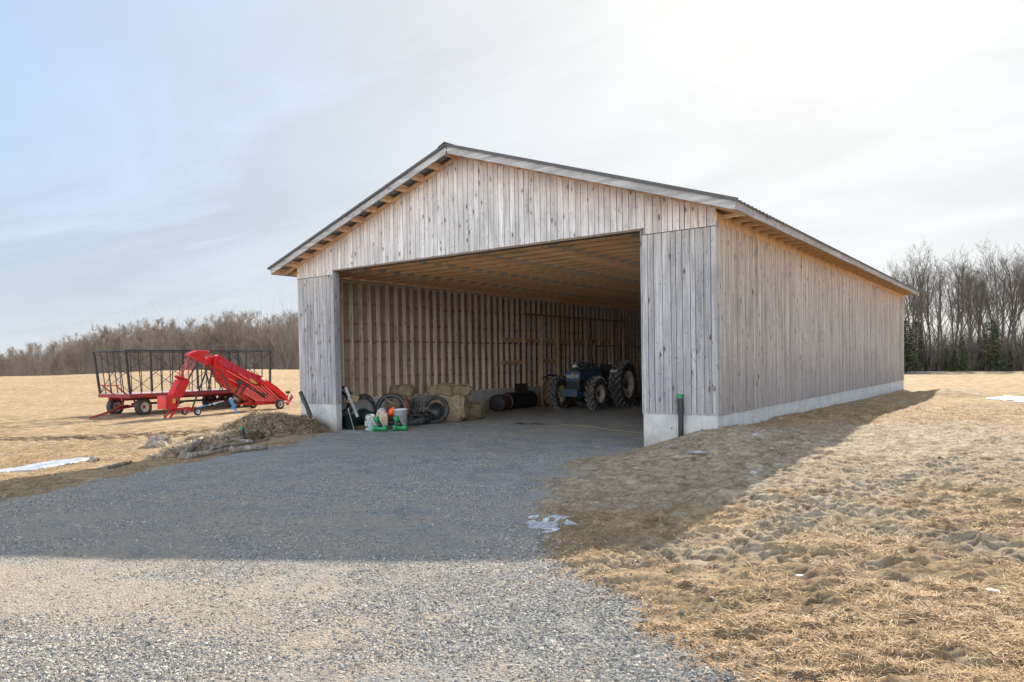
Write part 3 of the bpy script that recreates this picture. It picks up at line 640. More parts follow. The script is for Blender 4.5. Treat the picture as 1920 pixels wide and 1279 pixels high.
m = MB(); m.box(W-0.004, W+0.016, -0.008, 0.024, SB, H3, 0); bpart(m, 'corner_trim', M['side'])
m = MB(); m.box(0.030, PL-0.01, 0.03, 0.05, SB, H2); bpart(m, 'wall_backing', M['inner'])
m = MB(); m.box(W-PR+0.01, W-0.03, 0.03, 0.05, SB, H2); bpart(m, 'wall_backing', M['inner'])
# foundation
m = MB()
m.box(0.012, 0.215, 0.012, L, -0.6, 0.765); m.box(W-0.215, W-0.012, 0.012, L, -0.6, 0.765)
m.box(0.215, PL+0.004, 0.014, 0.212, -0.6, 0.763); m.box(W-PR-0.006, W-0.215, 0.014, 0.212, -0.6, 0.763)
m.box(0.215, W-0.215, L-0.2, L-0.012, -0.6, 0.763)
bpart(m, 'foundation', M['conc'], 0.006)
# studs and blocking, left wall
ys = [1.56+0.40*k for k in range(-3, 56)]
studz = 0.768
for k, y in enumerate(ys):
    if y < 0.25 or y > L-0.1: continue
    m = MB(); j = random.uniform(-.02, .02)
    m.box(0.06, 0.20, y-0.025+j, y+0.025+j, studz, H3-0.01, 0, 5.0); bpart(m, 'wall_stud', M['stud'])
for zc, th_, dx in ((3.75, .05, 0.05), (3.12, .05, 0.05), (2.57, .04, 0.13), (1.99, .05, 0.05), (1.41, .05, 0.05)):
    m = MB()
    for k, y in enumerate(ys[:-1]):
        if y < 0.25: continue
        jz = random.uniform(-.03, .03)
        m.box(0.024, 0.024+dx, y+0.03, y+0.37, zc-th_+jz, zc+th_*0.6+jz) if dx < 0.1 else m.box(0.024, 0.024+dx, y+0.03, y+0.37, zc-0.02, zc+0.02)
    bpart(m, 'wall_blocking', M['block'])
m = MB(); m.box(0.05, 0.206, 0.25, L-0.1, 0.765, 0.80); m.box(0.045, 0.207, 0.25, L-0.1, H3-0.005, H3+0.03); bpart(m, 'sill_plate', M['stud'])
# trusses
t0 = MB()
def truss(y):
    m = MB(); th_ = 0.04
    m.box(-0.02, W+0.02, y, y+th_, 4.465, 4.556)
    for s in (0, 1):
        X = (lambda x: x) if s == 0 else (lambda x: W-x)
        m.beam((X(-SV+0.04), y+th_/2, zb(-SV+0.04)+0.045), (X(W/2), y+th_/2, zb(W/2)+0.045), th_-0.002, 0.085)
        m.beam((X(-SV+0.04), y+th_/2, 4.515), (X(0.25), y+th_/2, 4.515), th_-0.006, 0.07)
        for (a, b) in (((2.0, 4.6), (1.6, None)), ((2.0, 4.6), (3.9, None)), ((4.1, 4.6), (3.9, None)), ((4.1, 4.6), (W/2-0.1, None))):
            m.beam((X(a[0]), y+th_/2, a[1]), (X(b[0]), y+th_/2, zb(b[0])+0.02), th_-0.004, 0.085)
    for xx in (2.0, 4.1, W/2, W-4.1, W-2.0): m.box(xx-0.14, xx+0.14, y-0.0025, y-0.0005, 4.468, 4.548, 1)
    return m
ny_ = 39; tr0 = None
for k in range(ny_):
    y = 0.24+k*(L-0.5)/(ny_-1)
    if tr0 is None:
        tr0 = bpart(truss(0.0), 'roof_truss', [M['rawx'], M['plate']]); tr0.location.y = y
    else:
        c = tr0.copy(); col.objects.link(c); c.location.y = y; c.parent = barn
# purlins, each running the whole length and showing at the gable overhang
for s in (0, 1):
    for k in range(13):
        x = -SV+0.05+k*(W/2+SV-0.14)/12
        X = x if s == 0 else W-x
        m = MB(); h = 0.07
        sgn = 1 if s == 0 else -1; wd = 0.05
        zc = zb(x)+0.09
        vs = []
        for yy in (-OV+0.03, L+OV-0.03):
            for dx, dz in ((-wd, 0), (wd, 0), (wd, 0.055), (-wd, 0.055)):
                vs.append((X+dx*sgn, yy, zb(x+dx)+0.093+dz))
        m.add(vs, [(0,1,2,3),(7,6,5,4),(0,4,5,1),(1,5,6,2),(2,6,7,3),(3,7,4,0)], 0, 0.1); bpart(m, 'purlin', M['raw'])
# rake lookout blocks between the purlins and the gable (what shows under the overhang)
for s in (0, 1):
    for k in range(13):
        m = MB(); x = -SV+0.05+k*(W/2+SV-0.14)/12; X = x if s == 0 else W-x
        m.beam((X, -OV+0.035, zb(x)+0.045), (X, -0.06, zb(x)+0.045), 0.045, 0.09, 0, (0,0,1), 0.1)
        bpart(m, 'lookout', M['raw'])
    m = MB(); X = (lambda x: x) if s == 0 else (lambda x: W-x)
    m.beam((X(-SV+0.06), -0.032, zb(-SV+0.06)+0.045), (X(W/2-0.02), -0.032, zb(W/2-0.02)+0.045), 0.04, 0.088, 0, (0,0,1), 0.2); bpart(m, 'rake_rafter', M['raw'])
# fascia boards
for s in (0, 1):
    X = (lambda x: x) if s == 0 else (lambda x: W-x)
    for y in (-OV, L+OV):
        m = MB(); m.beam((X(-SV), y, zb(-SV)+0.075), (X(W/2-0.001), y, zb(W/2)+0.075), 0.03, 0.155); bpart(m, 'rake_fascia', M['fasciax'])
    m = MB(); xa, xb = sorted((X(-SV-0.012), X(-SV+0.018)))
    m.box(xa, xb, -OV+0.016, L+OV-0.016, 4.466+0.0, 4.466+0.16, 0, 3.0)
    bpart(m, 'eave_fascia', M['fasciay'])
# ribbed metal roof: one corrugated sheet for each slope
m = MB(); prof = []
y = -OV-0.05
per = 0.23
while y < L+OV+0.05:
    prof += [(y, 0.0), (y+0.15, 0.0), (y+0.17, 0.028), (y+0.21, 0.028)]; y += per
for s in (0, 1):
    X = (lambda x: x) if s == 0 else (lambda x: W-x)
    vs = []
    for (yy, hh) in prof:
        for x in (-SV-0.06, W/2):
            vs.append((X(x), yy, zb(x)+0.166+hh))
    for (yy, hh) in prof:
        for x in (-SV-0.06, W/2):
            vs.append((X(x), yy, zb(x)+0.160+hh))
    n = len(prof); fs = []
    for i in range(n-1):
        fs.append((2*i, 2*i+1, 2*i+3, 2*i+2)); fs.append((2*n+2*i, 2*n+2*i+2, 2*n+2*i+3, 2*n+2*i+1))
        fs.append((2*i, 2*i+2, 2*n+2*i+2, 2*n+2*i))
    fs.append((0, 2*n, 2*n+1, 1)); b0 = len(m.m); m.add(vs, fs, 0)
    for i in range(n-1): m.m[b0+3*i+1] = 1
    # gable trim strip
    for yy in (-OV-0.055, L+OV+0.045):
        m.beam((X(-SV-0.06), yy, zb(-SV-0.06)+0.185), (X(W/2-0.001), yy, zb(W/2)+0.185), 0.03, 0.055, 0)
roof = bpart(m, 'roof', [M['roof'], M['zinc']])
m = MB()
for s in (0, 1):
    X = (lambda x: x) if s == 0 else (lambda x: W-x)
    m.beam((X(W/2-0.17), -OV-0.085, zb(W/2-0.17)+0.217), (X(W/2-0.17), L+OV+0.07, zb(W/2-0.17)+0.217), 0.02, 0.02)
    m.add([(X(W/2-0.2), yy, zb(W/2-0.2)+0.205+dz) for yy in (-OV-0.09, L+OV+0.08) for dz in (0, 0.02)]+[(X(W/2), yy, zb(W/2)+0.225+dz) for yy in (-OV-0.09, L+OV+0.08) for dz in (0, 0.02)],
          [(0,1,5,4),(2,6,7,3),(1,3,7,5),(0,4,6,2),(0,2,3,1)], 0)
rc = m; rc.v = [(p[0]-W/2, p[1], p[2]) for p in rc.v]; rco = rc.build('ridge_cap', M['roof'], roof)
# inner posts and rails along the left wall
pys = [11.14, 12.48, 13.78, 15.02, 16.3, 17.6, 18.92, 20.14]
for y in pys:
    m = MB(); m.box(0.40, 0.50, y-0.06, y+0.05, 0.0, 3.74, 0); bpart(m, 'stall_post', M['raw'])
m = MB(); m.box(0.355, 0.395, 9.72, 11.2, 2.63, 2.79); bpart(m, 'stall_rail', M['raw'])
m = MB(); m.box(0.355, 0.395, 9.6, 11.2, 1.74, 1.89); bpart(m, 'stall_rail', M['raw'])
m = MB(); m.box(0.355, 0.395, 11.22, 21.0, 2.63, 2.77); bpart(m, 'stall_rail', M['raw'])
m = MB(); m.box(0.355, 0.395, 12.3, 14.0, 1.78, 1.93); bpart(m, 'stall_rail', M['raw'])
m = MB(); m.box(0.41, 0.49, 11.1, 20.2, 3.74, 3.80); bpart(m, 'stall_top_rail', M['inner'])
# ------------------------------------------------------------------ wheels
def wheel(parent, c, R_, wd, rr, axis=(0,1,0), steer=0, lug=0, rim_m=None, tyre_m=None, hub_m=None, lugh=0.03):
    """Empty 'wheel' > tyre, rim; axis = outward direction of the axle (local)"""
    e = empty('wheel', c, 0, parent); ax = Vector(axis).normalized()
    m = MB(); h = wd/2
    prof = [(rr, -h*0.8), (rr+0.25*(R_-rr), -h), (rr+0.72*(R_-rr), -h*0.98), (R_*0.965, -h*0.82), (R_, -h*0.45), (R_, h*0.45), (R_*0.965, h*0.82), (rr+0.72*(R_-rr), h*0.98), (rr+0.25*(R_-rr), h), (rr, h*0.8)]
    m.lathe(prof, (0,0,0), ax, 40, 0)
    if lug:
        u = ax.orthogonal().normalized(); r = ax.cross(u)
        for k in range(lug):
            for s in (-1, 1):
                a0 = 2*math.pi*(k+(0.5 if s > 0 else 0))/lug; 
                pts = []
                for t in (0, 0.5, 1):
                    a = a0-t*0.95*(2*math.pi/lug)
                    e_ = u*math.cos(a)+r*math.sin(a)
                    rad = R_+lugh*0.35 if t < 1 else R_*0.975
                    pts.append(e_*rad+ax*(s*h*(0.02+0.90*t)))
                for i in (0, 1):
                    d = (pts[i]+pts[i+1])/2
                    m.beam(pts[i], pts[i+1], R_*0.055, lugh*1.6, 1, tuple((d-ax*d.dot(ax)).normalized()))
    else:
        for k in range(46):
            a0 = 2*math.pi*k/46; u = ax.orthogonal().normalized(); r = ax.cross(u); e_ = u*math.cos(a0)+r*math.sin(a0)
            for s in (-0.55, 0, 0.55):
                p = e_*(R_+0.002)+ax*(h*s)
                m.beam(p-ax*h*0.22, p+ax*h*0.22, 0.02, 0.012, 0, tuple(e_))
    m.build('tyre', [tyre_m or M['tyre'], M['lug']], e)
    m = MB()
    m.lathe([(rr*1.02, h*0.82), (rr*0.97, h*0.86), (rr*0.93, h*0.6), (rr*0.88, h*0.15), (rr*0.55, h*0.08), (rr*0.42, h*0.3), (rr*0.12, h*0.32), (0.0, h*0.33)], (0,0,0), ax, 32, 0)
    m.lathe([(rr*1.02, -h*0.82), (rr*0.93, -h*0.6), (rr*0.88, h*0.1)], (0,0,0), ax, 32, 0)
    m.lathe([(rr*0.36, h*0.2), (rr*0.36, h*0.42), (rr*0.16, h*0.44), (rr*0.16, h*0.62), (0, h*0.63)], (0,0,0), ax, 16, 1)
    for k in range(6):
        a = 2*math.pi*k/6; u = ax.orthogonal().normalized(); r = ax.cross(u); p = (u*math.cos(a)+r*math.sin(a))*rr*0.28
        m.tube([p+ax*h*0.4, p+ax*h*0.48], rr*0.045, 6, 1)
    m.build('rim', [rim_m or M['rim'], hub_m or M['dkred']], e)
    if steer: e.rotation_euler.z = steer
    return e
def frame_at(px, depth, phi, z):
    d = ray(px, 690); h = Vector((d.x, d.y, 0)).normalized(); p = at_depth(px, 690, depth)
    e1 = Vector((h.y, -h.x, 0)); b = e1*math.cos(phi)+h*math.sin(phi)
    return Vector((p.x, p.y, z)), math.atan2(b.y, b.x)
# ------------------------------------------------------------------ hay wagon
def build_wagon():
    o, rz = frame_at(243, 31.0, R(30), -0.20)
    g0 = -0.20; o.z = g0
    t = empty('hay_wagon', o, rz)
    tag(t, 'long red flat hay wagon with tall black open rack on the field', 'wagon')
    LW, WW = 7.35, 2.4; zd = 0.97; zt = 2.80
    m = MB(); 
    for k in range(16): m.box(0.0, LW, 0.02+k*WW/16, 0.02+(k+1)*WW/16-0.008, zd-0.03, zd+random.uniform(0,.004), 0)
    m.build('deck', M['deck'], t)
    m = MB()
    for y in (-0.03, WW+0.03): m.box(-0.05, LW+0.05, y-0.04, y+0.04, zd-0.17, zd-0.02)
    for x in (-0.05, LW+0.02): m.box(x, x+0.08, -0.03, WW+0.03, zd-0.17, zd-0.025)
    for y in (0.7, 1.7): m.box(0.0, LW, y-0.05, y+0.05, zd-0.30, zd-0.035)
    for k in range(9): m.box(0.4+k*0.82, 0.46+k*0.82, 0.01, WW-0.01, zd-0.12, zd-0.032)
    m.build('bed_frame', M['dkred'], t)
    def leanx(x): return -0.16*(1-x/LW)**2 - 0.0
    def pt(x, y, f): # f 0..1 up the rack; front leans forward, sides lean out a little
        return (x-0.20*max(0, 1-x/1.6)*f, y+(-0.06 if y < 1 else 0.06)*f*(1 if (y < 0.1 or y > WW-0.1) else 0), zd+0.0+(zt-zd)*f)
    def post(x, y, w_):
        m = MB(); m.beam(pt(x, y, 0), pt(x, y, 1), w_, w_, 0, (0,1,0)); m.build('rack_post', M['steel'], t)
    def bar(x, y, w_=0.03, f1=1):
        m = MB(); m.beam(pt(x, y, 0), pt(x, y, f1), w_, w_, 0, (0,1,0)); m.build('rack_bar', M['steel'], t)
    xs = [0.0, LW/3, 2*LW/3, LW]; AX = 0.62
    for y in (0.0, WW):
        for x in xs: post(x, y, 0.085)
        for i in range(3):
            for k in (1, 2, 3, 4): bar(xs[i]+k*LW/15, y)
    for k in range(1, 5): bar(0.0, k*WW/5); 
    for k in range(1, 4): bar(LW, k*WW/4)
    def rail(a, b, w_=0.045):
        m = MB(); m.beam(a, b, w_, w_); m.build('rack_rail', M['steel'], t)
    for y in (0.0, WW): rail(pt(0, y, 1), pt(LW, y, 1))
    for x in (0.0, LW): rail(pt(x, 0, 1), pt(x, WW, 1))
    def brace(a, b):
        m = MB(); m.beam(a, b, 0.022, 0.022); m.build('rack_brace', M['steel'], t)
    for y in (0.03, WW-0.03):
        for i in range(3):
            brace(pt(xs[i], y, 0.02), pt(xs[i+1], y, 0.97)); brace(pt(xs[i], y, 0.97), pt(xs[i+1], y, 0.02))
    brace(pt(0, 0.05, 0.02), pt(0, WW-0.05, 0.97)); brace(pt(0, 0.05, 0.97), pt(0, WW-0.05, 0.02))
    brace(pt(LW, 0.05, 0.02), pt(LW, WW-0.05, 0.97))
    m = MB(); m.beam(pt(xs[1], 0.0, 0.78), pt(xs[1]+0.45, 0.0, 0.985), 0.04, 0.04); m.build('corner_brace', M['steel'], t)
    # axles, reach pole, tongue
    R_ = 0.375
    m = MB(); m.tube([(0.75, 1.2, 0.48), (6.6, 1.2, 0.48)], 0.05); m.build('reach_pole', M['steel'], t)
    st = R(9)
    fr = empty('front_axle', (AX, 1.2, 0), st, t)
    m = MB(); m.beam((0, -0.85, 0.40), (0, 0.85, 0.40), 0.09, 0.09); m.beam((0, -0.45, 0.42), (0, -0.30, 0.72), 0.06, 0.06); m.beam((0, 0.45, 0.42), (0, 0.30, 0.72), 0.06, 0.06)
    m.beam((0, -0.42, 0.72), (0, 0.42, 0.72), 0.09, 0.09); m.lathe([(0.16, 0.70), (0.16, 0.78)], (0,0,0), (0,0,1), 16); m.build('bolster', M['dkred'], fr)
    m = MB(); m.tube([(-0.1, 0, 0.42), (-0.9, 0, 0.32), (-2.7, 0, 0.09)], [0.06, 0.055, 0.045]); m.beam((-0.05, 0.35, 0.40), (-0.9, 0.03, 0.32), 0.05, 0.05); m.beam((-0.05, -0.35, 0.40), (-0.9, -0.03, 0.32), 0.05, 0.05)
    m.lathe([(0.05, 0.045), (0.05, 0.09), (0.025, 0.09), (0.025, 0.045)], (-2.75, 0, 0), (0,0,1), 12, closed=True); tg = m.build('tongue', M['dkred'], fr); tg.rotation_euler.z = R(20)
    def wl(x, y, s, rot): 
        e = wheel(t, (x, y, R_+0.005), R_, 0.27, 0.21, (math.sin(rot)*s if False else 0, s, 0)); e.rotation_euler.z = rot; return e
    for s in (-1, 1):
        p = Vector((AX, 1.2, 0))+Matrix.Rotation(st, 3, 'Z') @ Vector((0, s*0.88, 0)); wl(p.x, p.y, s, st)
        for x in (5.35, 6.25): wl(x, 1.2+s*0.95, s, 0)
    m = MB()
    for x in (5.35, 6.25): m.beam((x, 0.25, 0.38), (x, 2.15, 0.38), 0.08, 0.08)
    for y in (0.65, 1.75): m.beam((5.2, y, 0.45), (6.4, y, 0.45), 0.08, 0.10); m.beam((5.8, y, 0.45), (5.8, y, 0.70), 0.1, 0.1, 0, (0,1,0))
    m.build('rear_axle', M['dkred'], t)
    # red front bunk rail
    m = MB()
    m.beam((-0.55, -0.1, zd+0.38), (-0.55, WW*0.55, zd+0.38), 0.045, 0.045); m.beam((-0.55, 0.15, zd+0.38), (0.05, 0.15, zd-0.12), 0.045, 0.045); m.beam((-0.55, 1.2, zd+0.38), (0.05, 1.2, zd-0.12), 0.045, 0.045)
    m.build('front_bunk', M['dkred'], t)
build_wagon()
# ------------------------------------------------------------------ red bale elevator with blower chute
M['rock2'] = simple('grey_field_stone', (0.33,0.32,0.31), 0.9, 0.2, 0, 0.3, 9, None, 3, 0.5)
def build_loader():
    phi = R(33); D0 = 29.6
    o, rz = frame_at(320, D0, phi, -0.15)
    t = empty('bale_elevator', o, rz)
    tag(t, 'bright red farm elevator with raised inclined conveyor and small side chute on wheels', 'elevator')
    s0 = 1/1385.3
    def P(px, py, y=0.0):
        # photograph position on the machine's own side plane -> local (u, y, z)
        u = (px-320)*D0*s0/(math.cos(phi)-(px-320)*s0*math.sin(phi)); dep = D0+u*math.sin(phi)
        zh = 687.34+(558-px)*0.0177
        return (u, y, CZ+0.15-(py-zh)*dep*s0)
    def C3(X, Y, y=0.0): return P(300+X/7.385, 640+Y/7.385, y)
    def poly(L_): return [(C3(*p)[0], C3(*p)[2]) for p in L_]
    def pr(L_, y0, y1, name, mat, bevel=0.0, mats=None, parent=t):
        m = MB(); m.prism(poly(L_), y0, y1); return m.build(name, mats or mat, parent, bevel)
    red = M['red']
    # hull: side plates and bright top cover
    hull = [(800,185),(870,235),(1000,318),(1220,430),(1345,475),(1480,580),(1600,690),(1725,800),(1640,890),(1300,905),(1270,830),(1100,730),(960,640),(880,570),(850,500),(800,400),(730,350),(740,240)]
    pr(hull, 0.06, 0.11, 'side_plate', red); pr(hull, 0.70, 0.75, 'side_plate', red)
    # trough floor
    m = MB(); fl = [(1640,870),(1300,880),(1100,715),(960,620),(880,545),(800,375),(745,330)]
    pf = [C3(*p) for p in fl]
    for a, b in zip(pf[:-1], pf[1:]): m.add([(a[0],0.11,a[2]),(b[0],0.11,b[2]),(b[0],0.70,b[2]),(a[0],0.70,a[2]),(a[0],0.11,a[2]-.03),(b[0],0.11,b[2]-.03),(b[0],0.70,b[2]-.03),(a[0],0.70,a[2]-.03)], [(0,1,2,3),(7,6,5,4),(0,4,5,1),(2,6,7,3)])
    m.build('trough_floor', red, t)
    # three cover panels with raised joints along the near upper side
    ed = [(815,225,770,300),(995,325,945,405),(1215,435,1165,520),(1345,485,1290,590)]
    for i in range(3):
        a, b = ed[i], ed[i+1]
        m = MB(); q1, q2, q3, q4 = C3(a[0]+14, a[1]+8), C3(b[0]-8, b[1]-4), C3(b[2]-8, b[3]), C3(a[2]+14, a[3]+6)
        vs = [(q1[0],0.03,q1[2]),(q2[0],0.03,q2[2]),(q3[0],-0.02,q3[2]),(q4[0],-0.02,q4[2]),(q1[0],0.058,q1[2]),(q2[0],0.058,q2[2]),(q3[0],0.058,q3[2]),(q4[0],0.058,q4[2])]
        m.add(vs, [(0,3,2,1),(4,5,6,7),(0,1,5,4),(1,2,6,5),(2,3,7,6),(3,0,4,7)]); m.build('cover_panel', M['redpanel'], t)
    for (a, b, c, d) in ed:
        m = MB(); m.beam(C3(a, b, 0.0), C3(c, d, -0.03), 0.06, 0.05, 0, (0,1,0)); m.beam(C3(a, b, 0.03), C3(a, b, 0.76), 0.06, 0.03); m.build('panel_joint', red, t)
    # top sheet across
    m = MB(); tp = [(815,215),(995,312),(1215,425),(1345,478),(1480,580),(1600,690),(1725,795)]
    pf = [C3(*p) for p in tp]
    for a, b in zip(pf[:-1], pf[1:]): m.add([(a[0],0.11,a[2]),(b[0],0.11,b[2]),(b[0],0.70,b[2]),(a[0],0.70,a[2]),(a[0],0.11,a[2]-.02),(b[0],0.11,b[2]-.02),(b[0],0.70,b[2]-.02),(a[0],0.70,a[2]-.02)], [(0,3,2,1),(7,4,5,6),(0,1,5,4),(2,3,7,6)])
    m.build('top_sheet', red, t)
    # lower near hopper plate with slatted ribs
    pr([(1345,500),(1560,640),(1710,790),(1640,880),(1420,640),(1250,600),(1290,590)], -0.012, 0.055, 'lower_plate', M['redshade'])
    pr([(1345,495),(1560,640),(1715,792),(1690,850),(1500,690),(1330,590)], -0.035, -0.013, 'upper_plate', M['redbright'])
    m = MB(); 
    for k in range(9):
        f = k/8
        a = (930+f*420, 500+f*160) if False else (1010+f*400, 660-f*10); 
        m.beam(C3(1000+f*390, 655-f*35, -0.01), C3(1290+f*330, 850+f*10, 0.0), 0.035, 0.06)
    m.build('slat_panel', M['redpink'], t)  # pale red paints sun glints onto the slats
    m = MB()
    for (a, b, c, d) in ((880,410,1290,660),(900,520,1280,740),(1040,455,1200,560)): m.beam(C3(a, b, -0.02), C3(c, d, -0.02), 0.045, 0.05)
    m.build('side_rib', M['redpink'], t)
    pr([(1190,515),(1290,590),(1270,600),(1200,580)], -0.05, -0.031, 'warning_decal', M['decal_tan'])
    # oval maker's badge with three pale strokes
    m = MB(); c = C3(1372, 545, -0.036); m.lathe([(0.0, 0.0), (0.11, 0.0), (0.11, -0.006), (0.0, -0.006)], c, (0,1,0), 24); m.v = [(c[0]+(p[0]-c[0])*1.5, p[1], c[2]+(p[2]-c[2])*0.8-(p[0]-c[0])*0.55) for p in m.v]
    b_ = m.build('badge', M['red'], t)
    m = MB()
    for k in range(4):
        u0 = -0.10+k*0.055; m.beam((c[0]+u0, c[1]-0.012, c[2]-u0*0.55-0.035), (c[0]+u0+0.02, c[1]-0.012, c[2]-u0*0.55+0.035), 0.018, 0.01, 0, (0,1,0))
        m.beam((c[0]+u0+0.02, c[1]-0.012, c[2]-u0*0.55+0.035), (c[0]+u0+0.038, c[1]-0.012, c[2]-u0*0.55-0.04), 0.012, 0.01, 0, (0,1,0))
    m.build('badge_lettering', M['white'], b_)
    # neck and beaked head
    pr([(455,165),(560,122),(700,125),(716,150),(690,175),(660,180),(640,205),(665,240),(735,205),(760,180),(800,185),(745,340),(660,310),(560,250),(500,220),(445,190)], 0.25, 0.62, 'discharge_head', red, 0.02)
    m = MB(); m.tube([C3(700,125,0.3), C3(716,150,0.55), C3(700,125,0.8)], 0.03); m.tube([C3(640,200,0.2), C3(700,225,0.1), C3(770,190,0.05)], 0.02); m.build('head_rim', red, t)
    # black A frame stand
    m = MB()
    for (y, L_) in ((-0.15, [(670,330,390,920),(720,385,590,720),(680,330,810,710),(780,325,900,700)]), (1.25, [(670,330,390,920),(780,325,900,700)])):
        for (a, b, c_2, d) in L_: m.beam(C3(a, b, 0.15 if y < 0 else 1.0), C3(c_2, d, y), 0.05, 0.05)
    m.beam(C3(590,400,-0.03), C3(745,400,-0.03), 0.035, 0.035); m.beam(C3(500,690,-0.1), C3(900,690,-0.1), 0.035, 0.035)
    m.build('stand', M['steel'], t)
    m = MB()
    for (a, b, c_2, d) in ((1060,590,930,800),(1150,590,1040,750)): m.beam(C3(a, b, -0.05), C3(c_2, d, -0.12), 0.055, 0.055)
    for (a, b, c_2, d) in ((1150,630,1390,800),(1240,700,1420,760)): m.beam(C3(a, b, -0.05), C3(c_2, d, -0.05), 0.04, 0.04)
    m.build('lift_strut', M['steel'], t)
    m = MB()
    for k in range(5): m.box(*[v for p in ((C3(1180+k*45, 660+k*28)[0], C3(1180+k*45, 660+k*28)[0]+0.10),) for v in p], -0.07, 0.02, C3(1180+k*45, 660+k*28)[2]-0.05, C3(1180+k*45, 660+k*28)[2]+0.04)
    m.box(C3(1010,560)[0], C3(1080,560)[0], -0.08, 0.03, C3(1010,600)[2], C3(1010,545)[2]); m.build('drive_chain_box', M['iron'], t)
    # chassis at right
    m = MB()
    m.beam(C3(1150,890,0.3), C3(1800,880,0.3), 0.08, 0.09); m.beam(C3(1150,890,0.95), C3(1760,880,0.95), 0.08, 0.09); m.beam(C3(1560,885,-0.15), C3(1560,885,1.62), 0.06, 0.06)
    m.beam(C3(1640,840,0.1), C3(1770,830,0.3), 0.09, 0.10); m.beam(C3(1700,900,-0.05), C3(1780,850,0.2), 0.1, 0.1)
    m.build('chassis', red, t)
    zw = 0.21
    wheel(t, (C3(1557,880)[0], -0.22, 0.235), 0.215, 0.16, 0.13, (0,-1,0), hub_m=M['iron'])
    wheel(t, (C3(1557,880)[0], 1.68, 0.235), 0.215, 0.16, 0.13, (0,1,0), hub_m=M['red'])
    m = MB(); 
    for k in range(7): m.box(0,1,0,1,0,1, k % 2, 5, Matrix.Translation(Vector(C3(1635+k*18, 893, 0.0))) @ Matrix.Diagonal((0.055, 0.02, 0.07, 1)))
    m.build('hazard_strip', [M['white'], M['red']], t)
    m = MB(); m.beam(C3(1740,820,0.2), C3(1768,740,0.2), 0.03, 0.03); m.box(0,1,0,1,0,1,0,5,Matrix.Translation(Vector(C3(1735,745,0.1))) @ Matrix.Diagonal((0.16,0.14,0.11,1))); m.tube([C3(1750,830,0.3), C3(1800,860,0.3), C3(1815,790,0.3)], 0.03); m.build('control_box', M['iron'], t)
    m = MB(); m.beam(C3(1770,860,0.15), C3(1815,790,0.15), 0.07, 0.07); m.beam(C3(1815,790,0.15), C3(1790,765,0.15), 0.05, 0.05); m.build('hitch', red, t)
    # small side chute at the left
    pr([(315,530),(430,530),(438,560),(335,790),(215,760),(212,735)], 0.25, 0.62, 'blower_chute', red, 0.015)
    m = MB(); c = Vector(C3(352, 520, 0.43)); 
    ax = (Vector(C3(352,520))-Vector(C3(272,750))).normalized(); m.lathe([(0.20,-0.02),(0.27,0.02),(0.27,0.045),(0.20,0.03)], c, ax, 24, closed=True); m.build('chute_collar', red, t)
    m = MB(); m.lathe([(0.0,0.0),(0.20,0.0)], c+ax*0.012, ax, 20); m.build('chute_mouth', M['redpink'], t)
    pr([(100,770),(150,755),(235,760),(240,800),(235,945),(100,945)], 0.15, 0.75, 'blower_housing', red, 0.02)
    m = MB(); m.box(*sorted((C3(185,800)[0], C3(225,800)[0])), 0.13, 0.149, C3(200,860)[2], C3(200,800)[2]); m.build('warning_sticker', M['decal_tan'], t)
    m = MB()
    for y in (0.25, 0.6):
        m.beam(C3(310,760,y), C3(265,880,y), 0.07, 0.05); m.beam(C3(265,880,y), C3(240,980,y), 0.07, 0.05); m.beam(C3(245,960,y), C3(160,1075,y), 0.09, 0.05); m.beam(C3(215,860,y), C3(290,900,y), 0.05, 0.05)
    m.beam(C3(150,1085,0.2), C3(190,1080,0.2), 0.10, 0.03); m.build('support_foot', red, t)
    m = MB(); m.tube([C3(122,940,0.4), C3(126,1080,0.4)], 0.018); m.build('jack_rod', M['steel'], t)
    m = MB()
    for y in (0.2, 0.65): m.beam(C3(265,955,y), C3(500,925,y), 0.06, 0.06)
    m.build('draw_frame', red, t)
    m = MB(); m.tube([C3(240,890,0.4), C3(330,850,0.4), C3(400,835,0.4)], [0.05, 0.07, 0.04]); m.tube([C3(290,850,0.4), C3(330,850,0.4)], 0.09); m.tube([C3(400,835,0.4), C3(440,832,0.4)], 0.03); m.build('drive_coupling', M['iron'], t)
    wheel(t, (C3(485,1015)[0], 0.02, 0.152), 0.145, 0.11, 0.085, (0,-1,0), rim_m=M['white'], hub_m=M['iron'])
    wheel(t, (C3(485,1015)[0]-0.05, 0.84, 0.152), 0.145, 0.11, 0.085, (0,1,0), rim_m=M['white'], hub_m=M['iron'])
    m = MB(); m.beam((C3(485,1015)[0], 0.0, 0.16), (C3(485,1015)[0], 0.84, 0.16), 0.04, 0.04); m.beam((C3(485,1015)[0], 0.42, 0.16), C3(470,930,0.42), 0.05, 0.05); m.build('small_axle', red, t)
    # long blue and white shaft to the right, standing on a blue jack
    m = MB(); m.tube([C3(505,925,0.1), C3(700,880,0.1)], 0.028, mat=0); m.tube([C3(700,880,0.1), C3(850,840,0.1)], 0.024, mat=1); m.tube([C3(930,810,0.1), C3(1010,788,0.1)], 0.028, mat=1)
    for X_, Y_ in ((655,892),(720,876)): m.tube([C3(X_,Y_,0.1), C3(X_+14,Y_-4,0.1)], 0.04, mat=1)
    m.build('drive_shaft', [M['ltblue'], M['white']], t)
    m = MB(); m.beam(C3(930,815,0.05), C3(985,930,0.05), 0.13, 0.10); m.beam(C3(980,910,0.05), C3(925,950,-0.05), 0.08, 0.07); m.beam(C3(970,930,0.05), C3(995,1005,-0.12), 0.07, 0.07); m.beam(C3(975,1003,-0.12), C3(1015,995,-0.12), 0.08, 0.02); m.build('jack_stand', M['ltblue'], t)
